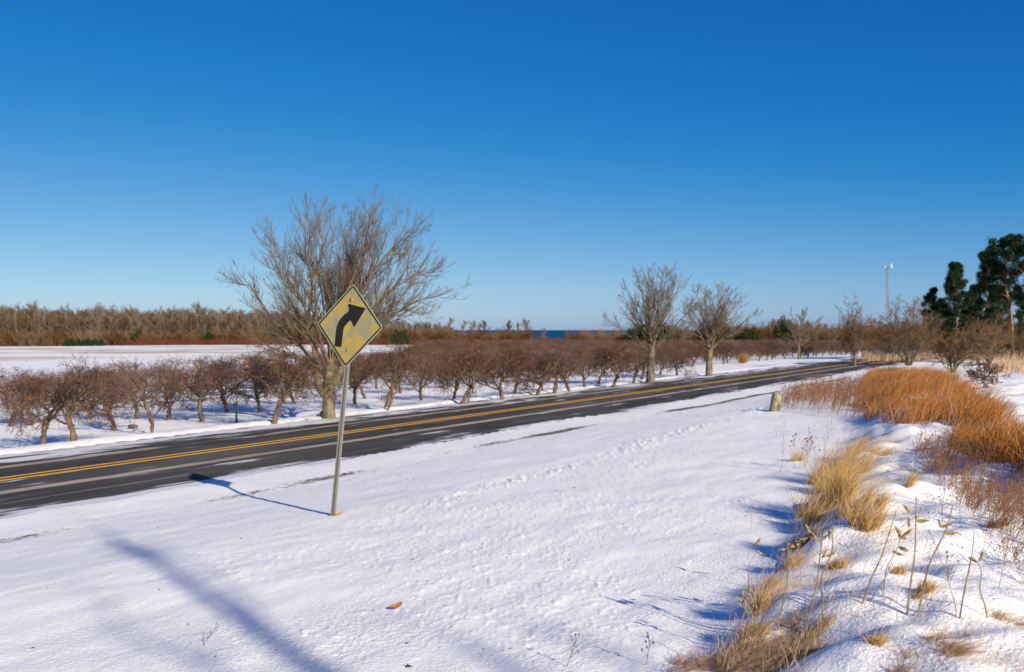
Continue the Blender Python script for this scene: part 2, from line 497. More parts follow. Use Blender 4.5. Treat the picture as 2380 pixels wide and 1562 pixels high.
def mesh_np(name, V, F, mats, mi=None, smooth=True):
    """F: list of (k-gon index arrays)"""
    me = bpy.data.meshes.new(name)
    V = np.asarray(V, np.float32)
    me.vertices.add(len(V))
    me.vertices.foreach_set('co', V.ravel())
    starts = []; totals = []; idx = []
    off = 0
    for f in F:
        f = np.asarray(f, np.int32)
        if len(f) == 0:
            continue
        k = f.shape[1]
        idx.append(f.ravel())
        starts.append(off + np.arange(len(f), dtype=np.int32) * k)
        totals.append(np.full(len(f), k, np.int32))
        off += f.size
    idx = np.concatenate(idx); starts = np.concatenate(starts); totals = np.concatenate(totals)
    me.loops.add(len(idx))
    me.loops.foreach_set('vertex_index', idx)
    me.polygons.add(len(starts))
    me.polygons.foreach_set('loop_start', starts)
    me.polygons.foreach_set('loop_total', totals)
    if mi is not None:
        me.polygons.foreach_set('material_index', np.asarray(mi, np.int32))
    if smooth:
        me.polygons.foreach_set('use_smooth', np.ones(len(starts), bool))
    for m in (mats if isinstance(mats, (list, tuple)) else [mats]):
        me.materials.append(m)
    me.update()
    me.validate()
    return me

def obj(name, me, parent=None, loc=None):
    o = bpy.data.objects.new(name, me)
    if loc is not None:
        o.location = loc
    return link(o, parent)

def bm_obj(name, bm, mat, parent=None, smooth=False, loc=None):
    me = bpy.data.meshes.new(name)
    bmesh.ops.recalc_face_normals(bm, faces=bm.faces)
    bm.to_mesh(me); bm.free()
    me.materials.append(mat)
    if smooth:
        me.polygons.foreach_set('use_smooth', np.ones(len(me.polygons), bool))
    return obj(name, me, parent, loc)

class Geo:
    """gathers tubes and blades; each call adds a batch"""
    def __init__(self):
        self.V = []; self.Q = []; self.T = []; self.mq = []; self.mt = []; self.n = 0
    def tubes(self, P, Rr, k=3, mat=0, cap=False):
        """P (B,n,3), Rr (B,n)"""
        P = np.asarray(P, float); Rr = np.asarray(Rr, float)
        B, n, _ = P.shape
        if B == 0: return
        T = np.gradient(P, axis=1)
        T /= np.linalg.norm(T, axis=2, keepdims=True) + 1e-9
        ref = np.zeros((B, 1, 3)); ref[:, 0, 0] = 1
        m = np.abs(T[:, :1, 0]) > 0.8
        ref[m[:, 0]] = [0, 1, 0]
        A = np.cross(T, np.broadcast_to(ref, T.shape)); A /= np.linalg.norm(A, axis=2, keepdims=True) + 1e-9
        Bn = np.cross(T, A)
        a = np.arange(k) / k * 2 * np.pi
        ring = P[:, :, None, :] + Rr[:, :, None, None] * (A[:, :, None, :] * np.cos(a)[None, None, :, None] + Bn[:, :, None, :] * np.sin(a)[None, None, :, None])
        base = self.n
        self.V.append(ring.reshape(-1, 3)); self.n += B * n * k
        b = np.arange(B)[:, None, None] * n * k; j = np.arange(n - 1)[None, :, None] * k; i = np.arange(k)[None, None, :]
        i2 = (i + 1) % k
        q = np.stack([b + j + i, b + j + i2, b + j + k + i2, b + j + k + i], -1).reshape(-1, 4) + base
        self.Q.append(q); self.mq.append(np.full(len(q), mat))
    def blades(self, P, W, side, mat=0):
        """flat ribbons: P (B,n,3), W (B,n) half widths, side (B,3)"""
        B, n, _ = P.shape
        if B == 0: return
        s = side[:, None, :] * W[:, :, None]
        L = P - s; Rt = P + s
        v = np.stack([L, Rt], 2).reshape(-1, 3)
        base = self.n
        self.V.append(v); self.n += len(v)
        b = np.arange(B)[:, None] * n * 2; j = np.arange(n - 1)[None, :] * 2
        q = np.stack([b + j, b + j + 1, b + j + 3, b + j + 2], -1).reshape(-1, 4) + base
        self.Q.append(q); self.mq.append(np.full(len(q), mat))
    def raw(self, V, T=None, Q=None, mat=0):
        base = self.n
        V = np.asarray(V, float)
        self.V.append(V); self.n += len(V)
        if T is not None and len(T):
            self.T.append(np.asarray(T) + base); self.mt.append(np.full(len(T), mat))
        if Q is not None and len(Q):
            self.Q.append(np.asarray(Q) + base); self.mq.append(np.full(len(Q), mat))
    def mesh(self, name, mats, smooth=True):
        V = np.concatenate(self.V)
        F = []; mi = []
        if self.Q:
            F.append(np.concatenate(self.Q)); mi.append(np.concatenate(self.mq))
        if self.T:
            F.append(np.concatenate(self.T)); mi.append(np.concatenate(self.mt))
        return mesh_np(name, V, F, mats, np.concatenate(mi), smooth)

def unit(v):
    return v / (np.linalg.norm(v, axis=-1, keepdims=True) + 1e-9)

def grow(rng, S, D, L, r0, n, wig, trop, tip=0.35, twist=0.0):
    """a batch of limbs: start S (B,3), direction D, length L (B,), returns points and radii"""
    B = len(S)
    P = np.zeros((B, n, 3)); P[:, 0] = S
    d = unit(D)
    step = (L / (n - 1))[:, None]
    for i in range(1, n):
        d = unit(d + rng.normal(0, wig, (B, 3)) + np.asarray(trop)[None, :])
        P[:, i] = P[:, i - 1] + d * step
    t = np.linspace(0, 1, n)[None, :]
    Rr = r0[:, None] * (1 - (1 - tip) * t)
    return P, Rr

def sprout(rng, P, Rr, L, kids, ang, asd, lratio, rratio, tmin=0.2, shape=0.5, rmin=0.002):
    """children along a batch of limbs"""
    B, n, _ = P.shape
    t = rng.uniform(tmin, 1.0, (B, kids))
    t[:, 0] = rng.uniform(0.93, 1.0, B)
    f = t * (n - 1)
    i0 = np.clip(f.astype(int), 0, n - 2)
    fr = (f - i0)[..., None]
    bi = np.arange(B)[:, None]
    S = P[bi, i0] * (1 - fr) + P[bi, i0 + 1] * fr
    T = unit(P[bi, i0 + 1] - P[bi, i0])
    r = (Rr[bi, i0] * (1 - fr[..., 0]) + Rr[bi, i0 + 1] * fr[..., 0]) * rratio
    X = unit(np.cross(T, rng.normal(0, 1, T.shape)))
    a = rng.normal(ang, asd, (B, kids))
    a[:, 0] *= 0.4
    D = T * np.cos(a)[..., None] + X * np.sin(a)[..., None]
    Lc = L[:, None] * lratio * (1 - shape * t) * rng.uniform(0.65, 1.25, t.shape)
    return S.reshape(-1, 3), D.reshape(-1, 3), Lc.ravel(), np.maximum(r.ravel(), rmin)

# ------------------------------------------------------------------ the ground: one sheet of snow to the horizon
def build_ground():
    ang = np.concatenate([np.linspace(-180, -37, 60, endpoint=False), np.linspace(-37, 37, 860), np.linspace(37, 180, 60)[1:-1]])
    ang = np.radians(ang)
    dep = np.concatenate([np.linspace(640, 62, 560), np.linspace(61, 2.4, 110)])       # screen rows at a 2 m eye height
    r = np.concatenate([[0.25, 0.6, 1.1, 1.7, 2.3, 2.8], 2.0 * 996 / dep, [1000, 1300, 1800, 2600]])
    r = np.unique(np.round(r, 4))
    A, Rg = np.meshgrid(ang, r)
    X = np.sin(A) * Rg; Y = np.cos(A) * Rg
    Z = ground_z(X, Y)
    nr, na = X.shape
    V = np.stack([X, Y, Z], -1).reshape(-1, 3)
    j = np.arange(nr - 1)[:, None]; i = np.arange(na)[None, :]
    i2 = (i + 1) % na
    Q = np.stack([j * na + i, j * na + i2, (j + 1) * na + i2, (j + 1) * na + i], -1).reshape(-1, 4)
    me = mesh_np('snow_ground', V, [Q[:, ::-1]], M['snow'])
    lat, s, d = road_lat(X, Y)
    e = 1.4 + 0.145 * s - d
    # bare gravel at the end of the paved shoulder
    g = np.exp(-((lat + 5.15 + 0.12 * np.sin(s * 0.21)) / 0.30) ** 2) * np.clip(0.72 + 1.25 * fbm(s * 0.22, d * 0.2, 91, 3), 0, 1) * (s < 80)
    g = g + 0.50 * np.exp(-((lat + 3.55) / 0.25) ** 2) * np.clip(fbm(s * 0.5, d * 3, 92, 3), 0, 1)
    trk = np.exp(-((d - (6.9 + 0.055 * s + 0.12 * np.sin(s * 0.7)) - 0.12) / 0.2) ** 2) * ss(8, 11, s) * (1 - ss(28, 38, s))
    g = np.maximum(g, trk * np.clip(fbm(X * 4, Y * 4, 93, 3) + 0.05, 0, 1) * 0.75)
    st = ss(95, 140, lat) * (1 - ss(300, 360, Y)) * np.clip(0.40 + 0.75 * fbm(X * 0.012, Y * 0.09, 95, 3), 0, 0.75)
    st = st + ss(0.2, 1.2, e) * (1 - ss(6, 11, e)) * (1 - ss(26, 40, s)) * np.clip(fbm(X * 1.1, Y * 1.1, 97, 3) * 0.9, 0, 0.45)
    st = st + ss(20, 60, -lat) * 0.0 + (e > 9) * (s > 20) * np.clip(fbm(X * 0.12, Y * 0.2, 98, 3), 0, 1) * 0.5
    for nm, a in (('bare', g), ('straw', st)):
        at = me.attributes.new(nm, 'FLOAT', 'POINT')
        at.data.foreach_set('value', np.clip(a, 0, 1).astype(np.float32).ravel())
    o = obj('ground', me)
    tag(o, 'snow covered ground on both sides of the road', 'ground', kind='structure')
build_ground()

# ------------------------------------------------------------------ road
def road_pts(s, lat):
    """points on the road from distance along it and offset"""
    s = np.asarray(s, float); lat = np.asarray(lat, float)
    st = np.stack([U[0] * s + NL[0] * (ROAD_D + lat), U[1] * s + NL[1] * (ROAD_D + lat)], -1)
    a = (s - ROAD_S1) / ROAD_R
    n0 = math.atan2(NL[1], NL[0])
    rr = ROAD_R + lat
    ar = np.stack([CC[0] + rr * np.cos(n0 - a), CC[1] + rr * np.sin(n0 - a)], -1)
    return np.where((s > ROAD_S1)[..., None], ar, st)

def strip(name, lats, z, mat, s0=-60, s1=ROAD_S1 + 100, parent=None, ds=1.0):
    s = np.arange(s0, s1 + ds, ds)
    Sg, Lg = np.meshgrid(s, np.asarray(lats, float), indexing='ij')
    P = road_pts(Sg, Lg)
    crown = -0.012 * np.abs(Lg) / 3.5
    V = np.concatenate([P, (z + crown + 0 * Sg)[..., None]], -1).reshape(-1, 3)
    n, k = Sg.shape
    i = np.arange(n - 1)[:, None]; j = np.arange(k - 1)[None, :]
    Q = np.stack([i * k + j, (i + 1) * k + j, (i + 1) * k + j + 1, i * k + j + 1], -1).reshape(-1, 4)
    me = mesh_np(name, V, [Q[:, ::-1]], mat, smooth=True)
    at = me.attributes.new('sd', 'FLOAT_VECTOR', 'POINT')
    at.data.foreach_set('vector', np.stack([Sg, Lg, 0 * Sg], -1).astype(np.float32).ravel())
    me.flip_normals() if me.polygons[0].normal.z < 0 else None
    return obj(name, me, parent)

road = strip('road', np.linspace(-5.2, 3.9, 14), 0.012, M['asphalt'])
tag(road, 'dark asphalt road with a double yellow centre line and blown snow', 'road', kind='structure')
for c in (-0.15, 0.15):
    strip('center_line', (c - 0.062, c + 0.062), 0.017, M['yellow'], parent=road)

# ------------------------------------------------------------------ lake
def build_lake():
    a = np.linspace(R(-70), R(70), 60)
    r = np.array([500, 900, 1500, 3000, 8000, 25000, 70000])
    A, G = np.meshgrid(a, r)
    V = np.stack([np.sin(A) * G, np.cos(A) * G, 0 * A - 11.0], -1).reshape(-1, 3)
    n, k = A.shape
    j = np.arange(n - 1)[:, None]; i = np.arange(k - 1)[None, :]
    Q = np.stack([j * k + i, j * k + i + 1, (j + 1) * k + i + 1, (j + 1) * k + i], -1).reshape(-1, 4)
    me = mesh_np('lake', V, [Q], M['water'])
    me.flip_normals() if me.polygons[0].normal.z < 0 else None
    tag(obj('lake', me), 'deep blue lake on the horizon', 'lake', kind='structure')
build_lake()

# ------------------------------------------------------------------ curve warning sign
def build_sign():
    base = unproject(773, 1203)
    tvec = Vector((math.cos(TH), -math.sin(TH), 0)).normalized()
    nvec = Vector((-math.sin(TH), -math.cos(TH), 0)).normalized()
    up = (Vector((0, 0, 1)) + 0.047 * tvec - 0.0915 * nvec).normalized()
    xx = (tvec - up * tvec.dot(up)).normalized()
    yy = up.cross(xx).normalized()            # points away from the traffic
    mw = Matrix((xx, yy, up)).transposed().to_4x4()
    root = bpy.data.objects.new('road_sign', None)
    link(root)
    root.matrix_world = Matrix.Translation(Vector(base)) @ mw
    tag(root, 'weathered yellow diamond sign with black right curve arrow on a leaning perforated post', 'road sign')
    # local: x to the right across the face, y away from the viewer, z up the post
    HALF = 0.539
    CZ = 1.86 + HALF
    def diamond(h, rad, seg=6):
        """rounded diamond outline"""
        c = h - rad * math.sqrt(2)
        pts = []
        for q in range(4):
            a0 = R(90 * q)
            cx, cz = math.cos(a0) * c, math.sin(a0) * c
            for i in range(seg + 1):
                a = a0 - R(45) + R(90) * i / seg
                pts.append((cx + rad * math.cos(a), cz + rad * math.sin(a)))
        return pts
    def plate(name, outer, y0, y1, mat, inner=None, parent=root):
        bm = bmesh.new()
        def ring(p, y): return [bm.verts.new((x, y, z + CZ)) for x, z in p]
        o0 = ring(outer, y0); o1 = ring(outer, y1)
        n = len(outer)
        for i in range(n):
            bm.faces.new((o0[i], o0[(i + 1) % n], o1[(i + 1) % n], o1[i]))
        if inner:
            i0 = ring(inner, y0); i1 = ring(inner, y1)
            for i in range(n):
                k = (i + 1) % n
                bm.faces.new((i0[i], i1[i], i1[k], i0[k]))
                bm.faces.new((o0[i], i0[i], i0[k], o0[k]))
                bm.faces.new((o1[i], o1[k], i1[k], i1[i]))
        else:
            f1 = bm.faces.new(o0); f2 = bm.faces.new(o1)
            bmesh.ops.triangulate(bm, faces=[f1, f2])
        return bm_obj(name, bm, mat, parent)
    Y0 = -0.030
    pl = plate('sign_plate', diamond(HALF, 0.045), Y0, Y0 + 0.003, M['sign_plate'])
    plate('yellow_panel', diamond(HALF - 0.035, 0.024), Y0 - 0.0010, Y0 - 0.0002, M['sign_face'], parent=pl)
    plate('black_border', diamond(HALF - 0.018, 0.036), Y0 - 0.0022, Y0 - 0.0012, M['sign_black'], diamond(HALF - 0.047, 0.018), parent=pl)
    # arrow, traced in the plane of the sign
    O = np.array([709, 785.0]); Au = np.array([495, 45.0]); Av = np.array([62.5, -620.0])
    Mi = np.linalg.inv(np.stack([Au, Av], 1))
    pts = [(483, 1085), (587, 1097), (593, 1020), (600, 950), (606, 890), (616, 840), (636, 795), (664, 758), (700, 726), (730, 709), (760, 697), (765, 785), (771, 798), (782, 804), (793, 799),
           (803, 784), (880, 655), (955, 540), (830, 503), (715, 466), (701, 465), (691, 474), (688, 488), (694, 502), (711, 533), (728, 567), (690, 584), (650, 607), (612, 638), (580, 672), (552, 712), (531, 757), (517, 800), (507, 850), (500, 915), (494, 980)]
    ap = [tuple(Mi @ (np.array(p) - O) * HALF) for p in pts]
    plate('arrow', ap, Y0 - 0.0022, Y0 - 0.0011, M['sign_black'], parent=pl)
    # bolts
    for (bx, by, rad) in ((737, 410, 0.025), (670, 1150, 0.016)):
        u, v = Mi @ (np.array([bx, by], float) - O) * HALF
        bm = bmesh.new()
        bmesh.ops.create_cone(bm, cap_ends=True, segments=18, radius1=rad, radius2=rad, depth=0.003, matrix=Matrix.Translation((u, Y0 - 0.003, v + CZ)) @ Matrix.Rotation(R(90), 4, 'X'))
        bmesh.ops.create_uvsphere(bm, u_segments=12, v_segments=8, radius=rad * 0.55, matrix=Matrix.Translation((u, Y0 - 0.005, v + CZ)) @ Matrix.Diagonal((1, 0.7, 1, 1)))
        bm_obj('bolt', bm, M['bolt'], root, True)
    # perforated square tube: every face a ladder of punched cells
    W = 0.048; cell = 0.0254; hr = 0.0075
    G = Geo()
    z0 = -0.25; ncell = int((CZ + HALF * 0.72 - z0) / cell)
    aa = np.arange(16) * (2 * np.pi / 16) + np.pi / 16
    sq = []
    for a in aa:
        c, s_ = math.cos(a), math.sin(a)
        k = 1 / max(abs(c), abs(s_))
        sq.append((c * k * W / 2, s_ * k * cell / 2))
    sq = np.array(sq); ho = np.stack([np.cos(aa) * hr, np.sin(aa) * hr], -1)
    for face in range(4):
        rot = Matrix.Rotation(R(90 * face), 3, 'Z')
        rm = np.array(rot)
        for c in range(ncell):
            zc = z0 + (c + 0.5) * cell
            P = np.concatenate([np.stack([sq[:, 0], np.full(16, -W / 2), sq[:, 1] + zc], -1), np.stack([ho[:, 0], np.full(16, -W / 2), ho[:, 1] + zc], -1), np.stack([ho[:, 0], np.full(16, -W / 2 + 0.003), ho[:, 1] + zc], -1)])
            P = P @ rm.T
            i = np.arange(16); k = (i + 1) % 16
            G.raw(P, Q=np.concatenate([np.stack([i, k, k + 16, i + 16], -1), np.stack([i + 16, k + 16, k + 32, i + 32], -1)]))
    # black core added inside: the tube's shade as colour, also closing corner gaps
    obj('post', G.mesh('post', M['galv'], False), root)
    bm = bmesh.new()
    bmesh.ops.create_cube(bm, size=1, matrix=Matrix.Translation((0, 0, z0 + ncell * cell / 2)) @ Matrix.Diagonal((W - 0.010, W - 0.010, ncell * cell - 0.004, 1)))
    bm_obj('post_shade_core', bm, M['sign_black'], root)
    return base
SIGN = build_sign()

# ------------------------------------------------------------------ trees
def tree_thing(name, trunk_me, crown_me, loc, rz=0, sc=1.0, scz=None, **t):
    r = empty(name, loc, rz)
    r.scale = (sc, sc, scz or sc)
    obj('trunk', trunk_me, r); obj('crown', crown_me, r)
    tag(r, **t)
    return r

def dup(root, loc, rz, sc, **t):
    c = root.copy(); link(c)
    c.location = loc; c.rotation_euler = (0, 0, rz); c.scale = sc if hasattr(sc, '__len__') else (sc, sc, sc)
    for k in ('label', 'category', 'group'):
        if k in c: del c[k]
    for ch in root.children:
        d = ch.copy(); link(d, c)
    tag(c, **t)
    return c

def spline(pts, n):
    """smooth curve through a few points"""
    p = np.array(pts, float)
    t = np.linspace(0, len(p) - 1, n)
    out = []
    for x in t:
        i = min(int(x), len(p) - 2); f = x - i
        p0 = p[max(i - 1, 0)]; p1 = p[i]; p2 = p[i + 1]; p3 = p[min(i + 2, len(p) - 1)]
        out.append(0.5 * (2 * p1 + (p2 - p0) * f + (2 * p0 - 5 * p1 + 4 * p2 - p3) * f * f + (3 * p1 - p0 - 3 * p2 + p3) * f ** 3))
    return np.array(out)

def limb_crown(rng, limbs, radii, up=0.10, k2=10, k3=8, k4=6, spread=0.55, twig_r=0.006, l2=0.55, rough=0.10):
    """limbs: list of (n,3) curves; adds three orders of branching"""
    G = Geo()
    n0 = 16
    LP = np.stack([spline(l, n0) for l in limbs])
    LP[:, 1:] += rng.normal(0, 0.02, LP[:, 1:].shape)
    LL = np.linalg.norm(np.diff(LP, axis=1), axis=2).sum(1)
    t = np.linspace(0, 1, n0)[None]
    LR = np.array(radii)[:, None] * (1 - 0.90 * t ** 0.8) + 0.004
    G.tubes(LP, LR, 8, 0)
    S, D, L, r = sprout(rng, LP, LR, LL, k2, spread, 0.15, l2, 0.62, 0.22, 0.62, 0.008)
    P2, R2 = grow(rng, S, D, L, r, 9, rough, (0, 0, up), 0.25)
    G.tubes(P2, R2, 5, 0)
    S, D, L3, r = sprout(rng, P2, R2, L, k3, spread * 0.95, 0.18, 0.50, 0.6, 0.15, 0.55, twig_r * 0.8)
    P3, R3 = grow(rng, S, D, L3, r, 6, rough * 1.1, (0, 0, up * 1.1), 0.35)
    G.tubes(P3, R3, 3, 1)
    S, D, L4, r = sprout(rng, P3, R3, L3, k4, spread * 0.9, 0.2, 0.45, 0.7, 0.15, 0.4, twig_r * 0.6)
    P4, R4 = grow(rng, S, D, np.clip(L4, 0.05, 0.5), r, 4, rough * 1.2, (0, 0, up), 0.5)
    G.tubes(P4, R4, 3, 1)
    return G

def trunk_geo(curve, radii, k=14, rng=None, flare=0.0):
    G = Geo()
    n = 18
    C = spline(curve, n)
    Rr = np.interp(np.linspace(0, 1, n), np.linspace(0, 1, len(radii)), radii)
    if flare:
        Rr = Rr * (1 + flare * np.exp(-np.linspace(0, 8, n)))
    G.tubes(C[None], Rr[None], k)
    if rng is not None:
        V = G.V[0].reshape(n, k, 3)
        V += rng.normal(0, 0.012, (n, k, 1)) * (V - C[:, None, :]) / (np.linalg.norm(V - C[:, None, :], axis=2, keepdims=True) + 1e-6)
        G.V[0] = V.reshape(-1, 3)
    return G

def big_tree():
    rng = np.random.default_rng(4)
    base = unproject(763, 972)
    k = base[1] / FV                        # metres per pixel there
    def p(x, y, dep=0.0):
        return ((x - 763) * k, dep, (972 - y) * k - 0.05)
    tr = trunk_geo([p(763, 985), p(764, 950), p(764, 905), p(766, 868), p(772, 840)], [0.205, 0.19, 0.185, 0.18, 0.16], 16, rng, 0.25)
    # the two heavy stubs of the fork
    for c, rr in (([p(752, 915, -0.05), p(738, 880, -0.1), p(735, 850, -0.1)], [0.10, 0.085, 0.075]), ([p(775, 890, 0.05), p(790, 855, 0.1), p(806, 825, 0.2)], [0.13, 0.11, 0.095])):
        g = trunk_geo(c, rr, 10, rng)
        tr.raw(g.V[0], Q=g.Q[0])
    limbs = [
        [p(735, 852, -0.1), p(700, 800, -0.5), p(640, 742, -0.9), p(575, 650, -1.1), p(545, 640, -1.2)],
        [p(735, 855, -0.1), p(712, 765, 0.1), p(690, 690, 0.2), p(640, 600, 0.2), p(606, 520, 0.3)],
        [p(737, 850, -0.1), p(705, 742, 0.3), p(708, 640, 0.5), p(690, 540, 0.6), p(686, 450, 0.7)],
        [p(765, 850, 0), p(740, 740, -0.6), p(740, 640, -0.9), p(755, 560, -1.0), p(765, 475, -1.0)],
        [p(768, 845, 0), p(775, 740, 0.7), p(790, 640, 1.0), p(800, 560, 1.1), p(815, 470, 1.0)],
        [p(806, 828, 0.2), p(830, 700, 0.3), p(850, 610, 0.2), p(862, 530, 0.1), p(875, 458, 0.0)],
        [p(806, 828, 0.2), p(850, 680, -0.4), p(890, 610, -0.8), p(945, 550, -1.0), p(990, 505, -1.1)],
        [p(806, 830, 0.2), p(870, 700, 0.7), p(935, 640, 1.0), p(1000, 600, 1.2), p(1040, 600, 1.2)],
        [p(800, 835, 0.2), p(880, 770, -0.3), p(940, 715, -0.5), p(1010, 680, -0.6), p(1085, 660, -0.6)],
        [p(806, 828, 0.2), p(880, 735, 0.9), p(960, 700, 1.5), p(1010, 715, 1.7)],
        [p(738, 850, -0.1), p(690, 810, 0.5), p(620, 770, 1.0), p(560, 740, 1.3), p(528, 690, 1.4)],
        [p(742, 850, -0.1), p(700, 820, -1.0), p(640, 800, -1.5), p(590, 770, -1.7)],
        [p(765, 850, 0), p(745, 720, 1.2), p(720, 620, 1.8), p(660, 520, 2.0)],
        [p(790, 850, 0.1), p(820, 720, -1.2), p(850, 620, -1.8), p(905, 520, -2.0)],
        [p(790, 850, 0.1), p(840, 760, 1.5), p(900, 640, 2.3), p(940, 560, 2.6)],
        [p(770, 845, 0), p(770, 730, -0.2), p(810, 640, -0.3), p(838, 560, -0.5), p(850, 500, -0.5)],
        [p(760, 850, 0), p(735, 770, -1.3), p(690, 660, -2.0), p(640, 560, -2.2)],
    ]
    rad = [0.06, 0.065, 0.07, 0.055, 0.06, 0.085, 0.07, 0.06, 0.06, 0.045, 0.05, 0.04, 0.05, 0.05, 0.05, 0.05, 0.05]
    for (x1, y1, d1, x2, y2, d2) in ((700, 690, -0.6, 655, 545, -0.9), (725, 640, 0.9, 705, 500, 1.3), (770, 620, -0.4, 785, 480, -0.6), (815, 620, 0.9, 830, 470, 1.2), (870, 640, -0.2, 930, 500, -0.5), (900, 690, 0.3, 985, 570, 0.6), (660, 720, 0.4, 590, 600, 0.8), (820, 660, -0.9, 880, 490, -1.3), (905, 730, -0.9, 1000, 640, -1.4)):
        limbs.append([p(768, 848, 0.05), p((768 + x1) / 2, (838 + y1) / 2 - 10, d1 * 0.5), p(x1, y1, d1), p(x2, y2, d2)])
        rad.append(0.042)
    cr = limb_crown(rng, limbs, rad, 0.06, 19, 10, 5, 0.58, 0.0052, 0.44, 0.05)
    zf = p(770, 850)[2]
    for v in cr.V:
        f = np.clip((v[:, 2] - zf) / 0.6, 0, 1)
        v[:, 0] = (v[:, 0] - 0.1) * (1 - 0.15 * f) + 0.1; v[:, 1] *= (1 - 0.15 * f)
        up_ = v[:, 2] > zf
        v[up_, 2] = zf + (v[up_, 2] - zf) * 0.90
    tree_thing('roadside_tree', tr.mesh('trunk', M['bark_grey'], True), cr.mesh('crown', [M['limb_brown'], M['twig_brown']]), base, label='large bare spreading tree with a short forked trunk right behind the diamond sign', cat='tree')
big_tree()

def vase_tree(seed, px, py, top, halfw, trunk_frac, rt, label, name='roadside_tree', cat='tree', lean=0.0, nl=12, mats=('bark_grey', 'limb_brown', 'twig_brown'), Z=None, tw=0.0068, k2=11):
    rng = np.random.default_rng(seed)
    base = unproject(px, py) if Z is None else at_depth(px, Z)
    k = base[1] / FV
    H = (py - top) * k; W = halfw * k * 1.42
    th = H * trunk_frac
    tr = trunk_geo([(0, 0, -0.1), (0.02, 0, th * 0.5), (lean * 0.2, 0, th), (lean * 0.3, 0.05, th * 1.25)], [rt, rt * 0.92, rt * 0.85, rt * 0.6], 12, rng, 0.2)
    limbs = []; rad = []
    for i in range(nl):
        a = i * 2.399 + rng.uniform(-0.3, 0.3)
        q = 0.15 + 0.85 * ((i + 0.5) / nl)              # how far out
        zt = th + (H - th) * (0.88 - 0.62 * q ** 2.4) * rng.uniform(0.93, 1.0)
        w = W * q * 0.88
        dx, dy = math.cos(a), math.sin(a) * 0.9
        z0 = th * rng.uniform(0.92, 1.2)
        limbs.append([(lean * 0.2, 0, z0), (dx * w * 0.3 + lean * 0.3, dy * w * 0.3, z0 + (zt - z0) * 0.34), (dx * w * 0.65 + lean * 0.7, dy * w * 0.65, z0 + (zt - z0) * 0.68), (dx * w + lean, dy * w, zt)])
        rad.append(rt * rng.uniform(0.18, 0.31))
    cr = limb_crown(rng, limbs, rad, 0.045, k2, 10, 5, 0.58, tw, 0.46, 0.06)
    return tree_thing(name, tr.mesh('trunk', M[mats[0]]), cr.mesh('crown', [M[mats[1]], M[mats[2]]]), base, label=label, cat=cat)

vase_tree(21, 1511, 889, 610, 98, 0.26, 0.21, 'bare vase shaped tree by the road, taller of the middle pair', lean=0.35, nl=19, k2=12)
vase_tree(33, 1647, 874, 648, 92, 0.28, 0.20, 'smaller bare tree with a dark straight trunk, right of the middle pair', lean=0.3, nl=18, k2=12)
vase_tree(41, 1856, 836, 715, 52, 0.22, 0.13, 'thin bare tree at the far end of the roadside row', nl=10, tw=0.016, k2=8)

